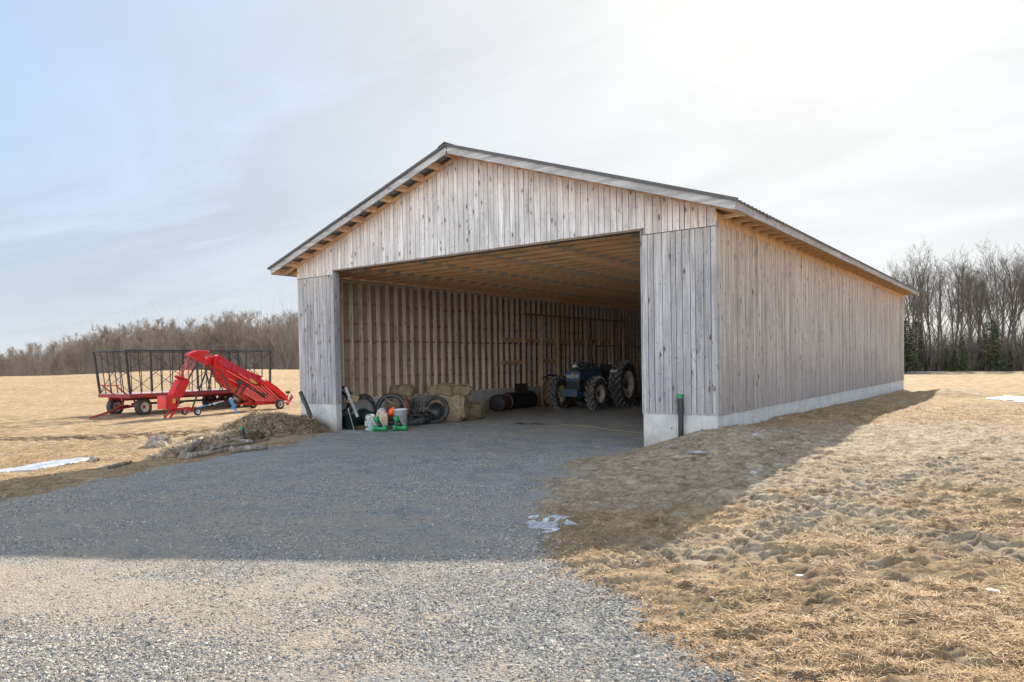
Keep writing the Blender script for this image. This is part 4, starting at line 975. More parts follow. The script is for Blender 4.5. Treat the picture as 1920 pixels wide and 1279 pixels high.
    m = MB(); m.tube([C3(800,870,0.5), C3(1000,880,0.5), C3(1300,850,0.5)], 0.035); m.beam(C3(830,840,0.4), C3(800,940,0.4), 0.05, 0.05); m.beam(C3(770,880,0.3), C3(930,900,0.3), 0.22, 0.16); m.beam(C3(1000,865,0.5), C3(1100,850,0.5), 0.12, 0.10); m.build('drawbar', M['steel'], t)
    # slack pink drive ropes from the head down to the chute
    for (a, b, c_2, d, y) in ((450,200,320,480,0.3),(470,240,345,490,0.35),(480,215,305,485,0.5),(520,245,400,520,0.45),(545,255,430,540,0.4),(555,260,470,420,0.5),(470,420,430,540,0.5),(450,240,400,340,0.5),(400,340,340,470,0.5)):
        m = MB(); p0, p1 = Vector(C3(a, b, y)), Vector(C3(c_2, d, y)); mid = (p0+p1)/2+Vector((0.01, 0.02, -0.06)); m.tube([p0, mid, p1], 0.011, 5); m.build('hose', M['redpink'], t)
M['redbright'] = simple('bright_red_paint', (0.68, 0.008, 0.012), 0.3, 0.5, 0, 0.08, 3, None, 3, 0)
M['redpanel'] = simple('crimson_panel', (0.42, 0.012, 0.03), 0.35, 0.5, 0, 0.12, 3, None, 3, 0)
M['redshade'] = simple('shade_painted_red', (0.26, 0.008, 0.012), 0.5, 0.4, 0, 0.12)  # red darkened to paint the shade in the gaps between slats
M['redpink'] = simple('pink_red_and_glint', (0.80, 0.13, 0.12), 0.35, 0.5, 0, 0.15)  # pink of the hoses; on the slats, sun glints painted as colour
M['decal_tan'] = simple('tan_decal', (0.60, 0.30, 0.10), 0.5, 0.4, 0, 0.35, 25)
build_loader()
# ------------------------------------------------------------------ tractor
def build_tractor():
    t = empty('tractor', (3.25, 10.45, 0.0), R(3))      # origin under the front axle, nose towards -y
    tag(t, 'dusty old blue farm tractor with cream rims parked inside the barn facing out', 'tractor')
    fR, rR = 0.60, 0.88
    for s in (-1, 1):
        e = wheel(t, (s*0.80, 0.0, fR+0.005), fR, 0.36, 0.33, (s,0,0), lug=17, lugh=0.05, rim_m=M['rim'], hub_m=M['iron'])
        if s > 0: e.rotation_euler.z = R(-3)
        wheel(t, (s*0.92, 2.25, rR+0.005), rR, 0.46, 0.53, (s,0,0), lug=20, lugh=0.06, rim_m=M['rim'], hub_m=M['iron'])
    m = MB(); m.beam((-0.68,0,0.58),(0.68,0,0.58),0.16,0.16); m.lathe([(0,-0.16),(0.14,-0.12),(0.17,0),(0.14,0.12),(0,0.16)], (0.1,0,0.56), (0,1,0), 16)
    for s in (-1, 1): m.tube([(s*0.55,0,0.45),(s*0.55,0,0.75)], 0.07); m.tube([(s*0.5,-0.14,0.58),(s*0.15,-0.12,0.58)], 0.03)
    m.build('front_axle', M['iron'], t, 0.01)
    m = MB(); m.box(-0.22,0.22,-0.25,2.5,0.62,0.92); m.box(-0.28,0.28,0.35,1.35,0.72,1.12); m.box(-0.33,0.33,1.6,2.6,0.55,1.05); m.beam((-0.9,2.45,0.83),(0.9,2.45,0.83),0.18,0.18); m.build('engine_block', M['iron'], t, 0.02)
    m = MB()
    for k in range(5): m.tube([(0.24,0.45+k*0.17,0.95),(0.36,0.47+k*0.17,0.85),(0.34,0.47+k*0.17,0.72)], 0.025)
    m.tube([(0.30,0.30,0.80),(0.42,0.30,0.80)], 0.08); m.lathe([(0,0),(0.07,0),(0.07,0.22),(0,0.22)], (0.36,1.05,0.72), (0,0,1), 12); m.build('engine_parts', M['plate'], t)
    m = MB(); prof = [(-0.29,1.10),(-0.31,1.36),(-0.25,1.46),(0.25,1.46),(0.31,1.36),(0.29,1.10)]
    vs = []; 
    for (yy, sc_, dz) in ((-0.36,0.93,-0.03),(-0.30,1.0,0),(0.6,1.0,0.03),(1.42,1.02,0.06)):
        vs += [(x*sc_, yy, z+dz*(1 if z > 1.2 else 0)) for x, z in prof]
    fs = [tuple(range(6))]+[(i*6+k, i*6+(k+1)%6, (i+1)*6+(k+1)%6, (i+1)*6+k) for i in range(3) for k in range(6)]+[tuple(range(23,17,-1))]
    m.add(vs, fs); m.build('hood', M['blue'], t, 0.015)
    m = MB(); m.box(-0.27,0.27,-0.33,-0.26,0.68,1.10)
    for k in range(9): m.box(-0.25,0.25,-0.345,-0.331,0.70+k*0.043,0.715+k*0.043)
    m.build('grille', M['steel'], t)
    for s in (-1, 1):
        m = MB(); m.box(s*0.15-0.09, s*0.15+0.09, -0.372,-0.352, 1.20,1.32); m.build('headlight', M['lens'], t, 0.005)
    m = MB(); m.box(-0.035,0.035,-0.375,-0.355,1.17,1.38); m.build('nose_badge', M['plate'], t)
    m = MB(); m.box(-0.30,0.30,-0.62,-0.38,0.50,0.78); m.box(-0.34,0.34,-0.40,-0.30,0.62,0.68); m.build('front_weight', M['blue'], t, 0.02)
    m = MB(); m.tube([(0.14,0.95,1.45),(0.14,0.95,1.62)], 0.035); m.tube([(0.14,0.95,1.60),(0.14,0.95,2.02)], 0.062, 12); m.tube([(0.14,0.95,2.0),(0.14,0.95,2.35),(0.20,0.95,2.52),(0.30,0.93,2.58)], 0.032); m.build('exhaust', M['iron'], t)
    m = MB(); m.tube([(-0.12,0.05,1.44),(-0.12,0.05,1.60)], 0.045); m.lathe([(0.0,1.58),(0.09,1.58),(0.10,1.64),(0.07,1.68),(0,1.70)], (-0.12,0.05,0), (0,0,1), 14, 1); m.build('air_intake', [M['iron'], M['white']], t)
    m = MB(); m.box(-0.30,0.30,1.42,1.60,1.0,1.55); m.build('dashboard', M['iron'], t, 0.03)
    m = MB(); m.lathe([(0.19,-0.014),(0.205,0),(0.19,0.014),(0.175,0)], (0,1.78,1.62), (0,-0.45,1), 24, closed=True); m.tube([(0,1.6,1.35),(0,1.78,1.62)], 0.02)
    for a in range(3): m.beam((0,1.78,1.62), (0.18*math.cos(a*2.1), 1.78+0.17*math.sin(a*2.1), 1.62+0.076*math.sin(a*2.1)), 0.02, 0.01)
    m.build('steering_wheel', M['seat'], t)
    m = MB(); m.box(-0.24,0.24,2.15,2.60,1.18,1.28); m.beam((0,2.60,1.26),(0,2.68,1.66),0.46,0.09,0,(0,1,0)); m.box(-0.1,0.1,2.2,2.5,1.0,1.18); m.build('operator_seat', M['seat'], t, 0.03)
    for s in (-1, 1):
        m = MB(); x0, x1 = sorted((s*0.60, s*1.10)); pts = []
        for k in range(8):
            a = R(200-k*22); pts.append((2.45+0.98*math.cos(a), 0.80+0.93*math.sin(a)))
        pts = [(1.50,0.62)]+[p for p in pts if p[1] > 0.7]
        for i in range(len(pts)-1):
            a, b = pts[i], pts[i+1]
            m.add([(x0,a[0],a[1]),(x1,a[0],a[1]),(x1,b[0],b[1]),(x0,b[0],b[1]),(x0,a[0],a[1]+.025),(x1,a[0],a[1]+.025),(x1,b[0],b[1]+.025),(x0,b[0],b[1]+.025)], [(0,3,2,1),(4,5,6,7),(0,1,5,4),(2,3,7,6),(1,2,6,5),(3,0,4,7)])
        xi = s*0.60; vs = [(xi,p[0],p[1]) for p in pts]+[(xi,2.9,0.7),(xi,1.6,0.55)]; n = len(vs); vs += [(xi+s*0.02,p[1],p[2]) for p in vs]
        m.add(vs, [tuple(range(n)), tuple(range(2*n-1,n-1,-1))]); m.build('fender', M['fender'], t)
        m = MB(); m.box(x0+0.1,x1-0.1,1.44,1.50,1.36,1.46); m.box(s*0.72-0.05, s*0.72+0.05, 1.36,1.44,1.70,1.78); m.build('fender_lamp', M['lens'], t)
    m = MB()
    for s in (-1, 1): m.beam((s*0.52,2.78,0.95),(s*0.52,2.80,2.42),0.07,0.07,0,(0,1,0))
    m.beam((-0.55,2.80,2.42),(0.55,2.80,2.42),0.07,0.07); m.build('roll_bar', M['iron'], t)
    m = MB(); m.box(-0.75,-0.28,1.45,2.1,0.50,0.56); m.box(0.28,0.75,1.45,2.1,0.50,0.56); m.beam((0.72,1.5,0.28),(0.72,1.7,0.28),0.2,0.03); m.box(0.70,0.73,1.5,1.7,0.28,0.52); m.build('footstep', M['iron'], t)
    m = MB(); pts = [(-0.62+0.05*math.sin(k), -0.05-0.02*k, 0.90-0.012*k*k) for k in range(8)]; m.tube(pts, 0.012, 5); m.tube([(-0.55,-0.2,0.80),(-0.50,-0.28,0.5),(-0.52,-0.3,0.15)], 0.012, 5); m.build('front_hose', M['rope'], t)
    # implement carried behind
    t2 = empty('hay_baler', (5.0, 16.2, 0.0), R(8)); tag(t2, 'dark baler standing in the shadow behind the tractor', 'baler')
    m = MB(); m.box(-1.1,1.1,-1.2,1.3,0.55,1.9); m.prism([(-1.9,0.9),(-1.2,0.7),(-1.2,1.6)],-1.0,1.0,0,lambda u,y,z:(y,u,z)); m.build('body', M['iron'], t2, 0.05)
    m = MB(); m.box(-1.0,1.0,-0.9,1.1,1.9,2.35); m.box(-1.25,-1.1,-0.9,1.0,0.8,1.7); m.build('cover', M['dkred'], t2, 0.08)
    m = MB(); m.beam((0,-1.2,0.7),(0,-2.6,0.5),0.1,0.12); m.build('drawbar', M['iron'], t2)
    for s in (-1,1): wheel(t2, (s*1.25,0.2,0.43), 0.42, 0.3, 0.22, (s,0,0))
build_tractor()
# ------------------------------------------------------------------ hay bales and straw helpers
def bale(sx, sy, sz, name, label, loc, rz=0, mat=None, n=900, seed=0, group=None, tilt=0, cat='hay bale'):
    rg = np.random.default_rng(seed); import bmesh
    bm = bmesh.new(); bmesh.ops.create_cube(bm, size=1.0); bmesh.ops.subdivide_edges(bm, edges=bm.edges[:], cuts=7, use_grid_fill=True)
    for v_ in bm.verts:
        p = v_.co; k = 1-0.17*(abs(p.x*2)**6*abs(p.z*2)**6+abs(p.y*2)**6*abs(p.z*2)**6+abs(p.x*2)**6*abs(p.y*2)**6)
        p = Vector((p.x*sx*k, p.y*sy*k, (p.z*k+0.5)*sz)); nv = mnoise.noise_vector(p*3.2+Vector((seed,0,0)))*0.07+mnoise.noise_vector(p*7+Vector((seed,0,0)))*0.035+mnoise.noise_vector(p*18+Vector((seed,0,0)))*0.014
        if p.z < 0.02: nv.z = 0
        v_.co = p+nv
    bmesh.ops.triangulate(bm, faces=bm.faces[:])
    vs = np.array([v_.co[:] for v_ in bm.verts]); fs = np.array([[v_.index for v_ in f.verts] for f in bm.faces]); bm.free()
    # straws over the surface
    tri = vs[fs]; ar = np.linalg.norm(np.cross(tri[:,1]-tri[:,0], tri[:,2]-tri[:,0]), axis=1); pick = rg.choice(len(fs), n, p=ar/ar.sum())
    u = rg.uniform(0,1,(n,2)); su = np.sqrt(u[:,:1]); q_ = tri[pick,0]*(1-su)+tri[pick,1]*su*(1-u[:,1:])+tri[pick,2]*su*u[:,1:]
    nrm = np.cross(tri[pick,1]-tri[pick,0], tri[pick,2]-tri[pick,0]); nrm /= np.linalg.norm(nrm, axis=1)[:,None]+1e-9
    d = rg.normal(size=(n,3)); d -= nrm*(d*nrm).sum(1)[:,None]*0.8; d /= np.linalg.norm(d, axis=1)[:,None]
    ln = rg.uniform(0.03,0.10,(n,1)); sd = np.cross(d, nrm)*rg.uniform(0.003,0.007,(n,1))
    a = q_+nrm*0.004; P = np.stack([a-sd, a+sd, a+d*ln+nrm*0.006], 1).reshape(-1,3)
    allv = np.concatenate([vs, P]); allf = np.concatenate([fs, np.arange(3*n).reshape(-1,3)+len(vs)])
    o = np_mesh(name, allv, allf, mat or M['straw']); o.location = loc; o.rotation_euler = (0, tilt, rz)
    # baler twine
    if sx > 0.5 and cat == 'hay bale':
        m = MB()
        for yy in (-sy*0.22, sy*0.22): m.tube([(-sx/2-0.015,yy,0.03),(-sx/2-0.012,yy,sz+0.012),(sx/2+0.012,yy,sz+0.012),(sx/2+0.015,yy,0.03)], 0.004, 5)
        m.build('baler_twine', M['rope'], o)
    tag(o, label, cat, group); return o
bale(0.95,0.75,0.86,'large_hay_bale','large square hay bale standing on the gravel beside the leaning tyre','',0) if False else None
def dpt(px, py, Y):   # point seen at (px,py) lying on the plane y=Y (world)
    D = ray(px, py); t = (Y-CY)/D.y; return Vector((CX,CY,CZ))+D*t
B1 = (2.32, 4.02, 0.0)
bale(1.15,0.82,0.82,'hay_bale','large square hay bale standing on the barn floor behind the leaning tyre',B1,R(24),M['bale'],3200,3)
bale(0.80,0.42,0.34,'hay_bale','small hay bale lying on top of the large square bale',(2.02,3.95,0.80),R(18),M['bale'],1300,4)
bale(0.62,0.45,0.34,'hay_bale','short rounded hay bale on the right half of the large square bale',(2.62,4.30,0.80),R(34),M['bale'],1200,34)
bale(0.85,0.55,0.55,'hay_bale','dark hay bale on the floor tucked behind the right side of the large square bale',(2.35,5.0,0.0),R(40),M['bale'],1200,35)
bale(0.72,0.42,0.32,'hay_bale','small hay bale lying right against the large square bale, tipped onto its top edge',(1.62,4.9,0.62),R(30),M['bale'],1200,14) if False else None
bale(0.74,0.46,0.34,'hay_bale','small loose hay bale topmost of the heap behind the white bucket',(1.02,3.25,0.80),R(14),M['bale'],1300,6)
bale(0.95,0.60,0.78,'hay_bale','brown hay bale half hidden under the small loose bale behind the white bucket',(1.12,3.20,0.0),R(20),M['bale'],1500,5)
# round bale behind the stall post
m = MB(); m.lathe([(0,-0.6),(0.5,-0.6),(0.60,-0.55),(0.62,-0.3),(0.61,0),(0.62,0.3),(0.60,0.55),(0.5,0.6),(0,0.6)], (0,0,0.6), (0.25,1,0), 28)
rb = m.build('round_hay_bale', M['haydark'], None, 0); rb.location = (1.75, 11.9, 0); tag(rb, 'big brown round hay bale standing between the stall post and the tractor', 'hay bale')
m = MB(); m.tube([(-0.5,-0.7,1.16),(-0.1,-0.72,1.30),(0.35,-0.72,1.20),(0.75,-0.7,0.98)], [0.03,0.05,0.05,0.03], 8); cv = m.build('plastic_sheet', M['blackpl'], None); cv.location=(1.75,11.9,0); tag(cv, 'strip of black plastic lying over the top of the round hay bale', 'plastic sheet')
# hay heap outside left corner
def heap(name, label, cat, cx, cy, ax_, ay_, h, rot, mat, n, seed, base=None, pw=2.0):
    u = np.linspace(-1,1,46); U, V = np.meshgrid(u, u); x = U*ax_; y = V*ay_; c, s = math.cos(rot), math.sin(rot)
    X = cx+x*c-y*s; Y = cy+x*s+y*c; r = (np.abs(U)**pw+np.abs(V)**pw)**(1/pw)
    hh = h*np.clip(1-r**2.0, 0, 1)**0.55*(0.80+0.9*fbm(X, Y, 1.8, 4, seed)); 
    hh = hh+(fbm(X, Y, 5, 4, seed+3)*0.20+np.abs(fbm(X, Y, 3, 3, seed+9))*0.2)*(hh > 0.03)
    g = zbase(X, Y)+detail(X.ravel(), Y.ravel(), gravel_mask(X.ravel(), Y.ravel())).reshape(X.shape); Z = g+hh-0.03
    vs = np.stack([X.ravel(), Y.ravel(), Z.ravel()], 1); i = np.arange(46*46).reshape(46,46); q4 = np.stack([i[:-1,:-1].ravel(), i[:-1,1:].ravel(), i[1:,1:].ravel(), i[1:,:-1].ravel()], 1)
    tr = np.concatenate([q4[:,[0,1,2]], q4[:,[0,2,3]]])
    rg = np.random.default_rng(seed); k = rg.integers(0, len(tr), n); w_ = rg.dirichlet((1,1,1), n)[:,:,None]; p = (vs[tr[k]]*w_).sum(1)
    rr = ((np.abs(((p[:,0]-cx)*c+(p[:,1]-cy)*s)/ax_)**pw+np.abs((-(p[:,0]-cx)*s+(p[:,1]-cy)*c)/ay_)**pw)**(1/pw)) < 1.0; p = p[rr]; n = len(p)
    a = rg.uniform(0,6.28,n); ln = rg.uniform(0.10,0.32,n)[:,None]; t_ = rg.uniform(-0.1,0.5,n); d = np.stack([np.cos(a)*np.cos(t_), np.sin(a)*np.cos(t_), np.sin(t_)],1)
    sd = np.stack([-np.sin(a), np.cos(a), np.zeros(n)],1)*rg.uniform(0.004,0.012,(n,1)); p = p+np.array([0,0,0.008])
    mid = p+d*ln*0.5; d2 = d.copy(); d2[:,2] -= 0.5; tip = mid+d2*ln*0.5
    P = np.stack([p-sd, p+sd, mid+sd, mid-sd, tip],1).reshape(-1,3); b = (np.arange(n)*5)[:,None]
    Fc = np.concatenate([b+np.array([[0,1,2]]), b+np.array([[0,2,3]]), b+np.array([[3,2,4]])],0)
    o = np_mesh(name, np.concatenate([vs, P]), np.concatenate([tr, Fc+len(vs)]), mat); o.location=(0,0,0)
    tag(o, label, cat); return o
heap('hay_heap', 'loose heap of old grey brown hay against the left corner of the barn', 'hay heap', 0.30, -1.25, 1.40, 1.25, 0.47, R(38), M['hay'], 26000, 41)
heap('straw_bank', 'low bank of trampled hay sloping down from the heap to the logs', 'straw bank', 0.55, -3.2, 2.1, 1.1, 0.24, R(-62), M['hay'], 12000, 47)
# logs, rock, stones
def log(name, a, b, r, label, seed, group=None):
    rg = random.Random(seed); a = Vector(a); b = Vector(b); n = 9; pts = []
    for i in range(n):
        f = i/(n-1); p = a.lerp(b, f)+Vector((rg.uniform(-1,1), rg.uniform(-1,1), rg.uniform(-.5,.5)))*r*0.45; pts.append(p)
    m = MB(); m.tube(pts, [r*(1.05-0.35*i/(n-1))*rg.uniform(.92,1.08) for i in range(n)], 10)
    for k in range(3):
        i = rg.randint(2, n-2); d = Vector((rg.uniform(-1,1), rg.uniform(-1,1), rg.uniform(0,.8))).normalized(); m.tube([pts[i], pts[i]+d*r*2.0], [r*0.3, r*0.16], 6)
    o = m.build(name, M['bark']); tag(o, label, 'log', group); return o
def G(px, py, dz=0.0):
    """point of the ground seen at this place of the photograph"""
    lo, hi = 2.0, 120.0; D = ray(px, py); t = 2.0
    while t < 120:
        p = Vector((CX,CY,CZ))+D*t
        if p.z < zg1(p.x, p.y): break
        t *= 1.01
    p = Vector((CX,CY,CZ))+D*t; return Vector((p.x, p.y, zg1(p.x, p.y)+dz))
LG = 'cut logs and branches at the edge of the gravel'
log('log', G(430,852,.07), G(502,843,.07), 0.075, 'pale thick cut log lying furthest right at the gravel edge', 1, LG)
log('log', G(338,862,.05), G(382,838,.22), 0.085, 'leaning stub of log with a broken pale end, furthest left of the log pile', 2, LG)
log('log', G(352,862,.06), G(440,848,.07), 0.06, 'dark log lying along the front of the log pile', 3, LG)
log('log', G(362,846,.10), G(452,832,.12), 0.05, 'long grey branch lying along the back of the log pile', 4, LG)
log('log', G(395,856,.15), G(505,832,.10), 0.035, 'thin bare branch lying across the log pile towards the hay heap', 5, LG)
log('log', G(196,882,.04), G(245,872,.04), 0.045, 'short grey stick lying alone on the shaded straw below the puddle', 6, LG)
log('log', G(280,862,.04), G(312,855,.03), 0.04, 'small broken stick lying left of the log pile', 7, LG)
import bmesh
def rock(name, label, c, s, seed, mat=None, sq=0.7, cat='rock'):
    bm = bmesh.new(); bmesh.ops.create_icosphere(bm, subdivisions=4, radius=1)
    for v_ in bm.verts:
        p = v_.co.copy(); n = mnoise.noise(p*1.2+Vector((seed,0,0)))*0.55+mnoise.noise(p*3.1+Vector((0,seed,0)))*0.22+mnoise.noise(p*9+Vector((0,seed,0)))*0.05
        p = p*(1+n); v_.co = Vector((p.x*s[0], p.y*s[1], max(p.z, -0.45)*s[2]*sq))
    me = bpy.data.meshes.new(name); bm.to_mesh(me); bm.free(); me.materials.append(mat or M['rock']); o = bpy.data.objects.new(name, me); col.objects.link(o)
    o.location = c; tag(o, label, cat); return o
rock('boulder', 'broken brown stump like boulder at the edge of the sunlit field', G(300,834,.05), (0.33,0.26,0.30), 3)
rock('rock', 'small reddish rock at the right end of the white puddle', G(176,866,.03), (0.13,0.12,0.12), 8)
rock('rock', 'flat brown stone lying in front of the small green capped pipe', G(456,832,.04), (0.30,0.16,0.10), 12)
rock('rock', 'flat grey stone half buried in the shaded slope right of the drain pipe', G(1306,856,.0), (0.13,0.08,0.035), 5, M['rock2'])
rock('rock', 'grey flat stone near the concrete footing of the side wall', G(1412,818,.0), (0.17,0.10,0.06), 6, M['rock2'])
rock('rock', 'dark stone at the edge of the shadow on the pale slope', G(1412,888,.01), (0.05,0.04,0.04), 9, M['rock2'])
rock('rock', 'pale flat chip of stone lying in the dry grass right of centre', G(1502,1084,.01), (0.03,0.018,0.010), 10, M['snow'])
rock('rock', 'thin pale flat stone lying in the dry grass near the right edge', G(1860,1114,.01), (0.035,0.02,0.010), 13, M['snow'])
rock('soil_mound', 'dark clump of soil beside the small green capped pipe', G(478,828,.05), (0.26,0.22,0.20), 15, M['soil'], 0.7, 'soil')
# drain pipes with green caps
def pipe(name, a, b, r, label, cap=True):
    o = empty(name, a); tag(o, label, 'drain pipe')
    a = Vector(a); d = Vector(b)-a; m = MB(); n = 26
    pts = [d*(i/(2*n)) + Vector((0.012*math.sin(i/(2*n)*3),0,0)) for i in range(2*n+1)]; m.tube(pts, [r*(1.0 if i % 2 else 0.94) for i in range(2*n+1)], 18); m.build('pipe_body', M['blackpl'], o)
    if cap:
        m = MB(); u = d.normalized(); m.lathe([(r*1.06,-0.05),(r*1.06,0.02),(r*0.9,0.028),(0,0.03)], d, u, 20); m.build('pipe_cap', M['green'], o)
    return o
a = dpt(1276,825,-0.085); b = dpt(1276,742,-0.085)
pipe('drain_pipe', (a.x,a.y,a.z-0.1), (b.x-0.01,b.y,b.z), 0.052, 'black ribbed drain pipe with green cap standing against the right front footing')
b_ = dpt(563,735,-0.35); a_ = dpt(583,782,-0.28)
pipe('drain_pipe', a_, b_, 0.06, 'black drain pipe leaning left out of the hay heap at the left corner', False)
g = G(455,828); d_ = (g-Vector((CX,CY,CZ))).length
pipe('drain_pipe', g-Vector((0,0,0.05)), g+Vector((-0.03,0,24*d_/1385)), 0.055, 'short black upright pipe with bright green cap beside the logs')
o = empty('drain_plug', G(459,826,.03)); tag(o, 'bright green round cap lying at the foot of the short upright pipe', 'plug')
m = MB(); m.lathe([(0,0.03),(0.075,0.03),(0.085,0.0),(0.085,-0.05),(0.0,-0.05)], (0,0,0), (0.4,-0.7,0.7), 20); m.build('cap_shell', M['green'], o)
# puddles
def puddle(name, label, c, ax_, ay_, rot, seed, mat, thick=0.02, lift=0.012, n=90, thr=0.0, drape=False):
    c = Vector(c); u = np.linspace(-1.25,1.25,n); U, V = np.meshgrid(u, u)
    x = U*ax_; y = V*ay_; cc, ss = math.cos(rot), math.sin(rot); X = c.x+x*cc-y*ss; Y = c.y+x*ss+y*cc
    f = 1-(U**2+V**2)+fbm(X, Y, (2.0 if ax_ > 1 else 3.5)/max(ax_,ay_), 5, seed)*(1.5 if ax_ > 1 else 2.6); keep = f > thr
    Z = zg(X.ravel(), Y.ravel()).reshape(X.shape)*1.0+lift if drape else np.full(X.shape, c.z+lift); vs = np.stack([X.ravel(), Y.ravel(), Z.ravel()],1); i = np.arange(n*n).reshape(n,n)
    k = keep[:-1,:-1]&keep[1:,:-1]&keep[:-1,1:]&keep[1:,1:]; q4 = np.stack([i[:-1,:-1][k], i[:-1,1:][k], i[1:,1:][k], i[1:,:-1][k]],1)
    o = np_mesh(name, vs, q4, mat, nside=4, smooth=True); s_ = o.modifiers.new('solid','SOLIDIFY'); s_.thickness = thick; s_.offset = -1
    tag(o, label, None, None, 'structure'); return o
def zmax(c, r):
    a = np.linspace(0,6.28,16); return float(np.max(zg(c.x+r*np.cos(a), c.y+r*np.sin(a))))
c = G(92,874); c.z = zg1(c.x,c.y)+0.03; puddle('ice_puddle', 'white frozen puddle in the field at the left', c, 1.5, 0.5, math.atan2(2.2,-.9), 3, M['ice'], 0.03, 0.015, 160, 0.3)
c = G(1033,982); puddle('ice_patch', 'thin patch of white ice on the shaded gravel', (c.x,c.y,zg1(c.x,c.y)+0.012), 0.50, 0.30, R(-35), 9, M['ice'], 0.01, 0.008, 140, 0.45, True)
c = G(1985,752); puddle('snow_patch', 'last patch of snow on the field at the right edge', c, 1.7, 1.6, R(10), 5, M['snow'], 0.03, 0.03, 200, 0.2, True)
# ------------------------------------------------------------------ clutter inside the barn, left
def ring(name, label, cat, c, R_, r_, axis, mat, tread=False, inner=None):
    m = MB(); w_ = r_*1.9
    m.lathe([(R_-2*r_, -w_*.35),(R_-1.6*r_, -w_*.5),(R_-0.5*r_, -w_*.5),(R_, -w_*.33),(R_, w_*.33),(R_-0.5*r_, w_*.5),(R_-1.6*r_, w_*.5),(R_-2*r_, w_*.35),(R_-1.5*r_, w_*.30),(R_-0.4*r_,w_*.2),(R_-0.4*r_,-w_*.2),(R_-1.5*r_,-w_*.30)], (0,0,0), axis, 48, 0, True, True)
    o = m.build(name, mat); o.location = c; tag(o, label, cat); return o
ring('tyre', 'large worn tractor tyre leaning against the big hay bale', 'tyre', (2.52,3.10,0.42), 0.43, 0.055, (0.35,-1,0.22), M['tyre_old'])
m = MB(); m.lathe([(0,-.15),(.20,-.15),(.26,0),(.275,0),(.275,-.02),(.21,-.17),(0,-.17)], (0,0,0), (0.35,-1,0.22), 28); o = m.build('rubber_tub', M['blackpl']); o.location=(2.42,3.22,0.36); tag(o, 'round black rubber tub seen through the leaning tyre', 'tub')
ring('tyre', 'big black thin walled tyre standing behind the white bucket', 'tyre', (1.62,2.12,0.47), 0.48, 0.06, (0.6,-1,0.2), M['blackpl'])
ring('tyre', 'black tyre leaning on the inner wall beside the jamb', 'tyre', (0.55,0.92,0.72), 0.52, 0.10, (0.9,-0.6,0.25), M['blackpl'])
ring('tyre', 'dark tyre lying low between the rusty disc and the leaning tyre', 'tyre', (2.15,2.45,0.14), 0.42, 0.10, (0.1,-0.2,1), M['tyre_old'])
# black fabric heap / machine parts
rock('scrap_heap', 'dark crumpled tarpaulin heaped against the footing left of the leaning tyre', (1.85,2.95,0.12), (0.62,0.42,0.52), 21, M['blackpl'], 0.8, 'tarpaulin')
rock('tarpaulin', 'dark tarpaulin bundled behind the plastic bags near the jamb', (1.0,1.35,0.08), (0.55,0.40,0.45), 25, M['dkgreen'], 0.8, 'tarpaulin')
rock('peat_sack', 'flat brown sack lying in front of the plastic bags', (1.95,0.62,0.03), (0.34,0.20,0.10), 26, M['soil'], 0.8, 'sack')
def tubp(name, label, cat, c, r0, r1, h, mat, rimr=0.012, tilt=(0,0,0), handle=False):
    o = empty(name, c); o.rotation_euler = tilt; tag(o, label, cat)
    m = MB(); m.lathe([(0,0),(r0,0),(r1,h),(r1+rimr,h),(r1+rimr,h-0.03),(r1+0.002,h-0.035)], (0,0,0), (0,0,1), 28); m.lathe([(r1-0.004,h),(r0-0.004,0.01),(0,0.01)], (0,0,0), (0,0,1), 28); m.build('tub_body', mat, o)
    if handle:
        m = MB(); pts = [(math.cos(a)*r1*1.03, -0.02-0.5*r1*math.sin(a), h-0.04-0.10*math.sin(a)) for a in [math.pi*k/10 for k in range(11)]]; m.tube(pts, 0.004, 5); m.build('handle', M['chrome'], o)
    return o
tubp('bucket', 'white plastic bucket with grey speckled dirt standing by the green fittings', 'bucket', (2.78,1.28,0), 0.175, 0.205, 0.56, M['pail'], handle=True)
tubp('waste_bin', 'dark green plastic tub standing just inside the left jamb', 'tub', (1.62,0.52,-0.01), 0.17, 0.22, 0.48, M['dkgreen'])
# leaning boards at the jamb
def plank(name, label, a, b, w_, th_, mat):
    a = Vector(a); m = MB(); m.beam((0,0,0), Vector(b)-a, w_, th_, 0, (0,1,0.2)); o = m.build(name, mat, None, 0.004); o.location = a; tag(o, label, 'plank')
plank('leaning_plank', 'pale grey plank leaning inside the left jamb', (1.92,0.45,0.36), (1.64,0.28,1.20), 0.11, 0.02, M['fascia'])
plank('leaning_plank', 'thin grey strip leaning on the dark green tub', (2.02,0.22,0.0), (1.70,0.30,0.62), 0.02, 0.02, M['fascia'])
for k, (c, rr_, nm_, lb) in enumerate((((1.25,1.75,0.30),0.34,'hose_coil','loose coil of black hose lying on the dark tarpaulin behind the bags'),((0.62,1.9,0.45),0.42,'hose_coil','big upright coil of black hose leaning on the footing behind the bags'))):
    m = MB(); pts = []
    for i in range(90):
        a = i*0.33; rad = rr_*(1+0.08*math.sin(i*0.7)); pts.append((math.cos(a)*rad*(1 if k == 0 else 0.5), math.sin(a)*rad*0.9 if k == 0 else math.cos(a)*rad*0.7, 0.06*math.sin(i*0.21)+(0 if k == 0 else math.sin(a)*rad)))
    m.tube(pts, 0.022, 7); o = m.build(nm_, M['blackpl']); o.location = c; tag(o, lb, 'hose')
m = MB()
for k in range(9): m.beam((-0.5+0.1*k, 0.05*math.sin(k), 0.0), (-0.35+0.08*k, 0.12, 0.35+0.1*math.sin(k*2.1)), 0.05, 0.04)
m.beam((-0.55,0,0.05),(0.45,0.1,0.12),0.08,0.08); m.beam((-0.5,0.1,0.32),(0.4,0.14,0.42),0.06,0.06)
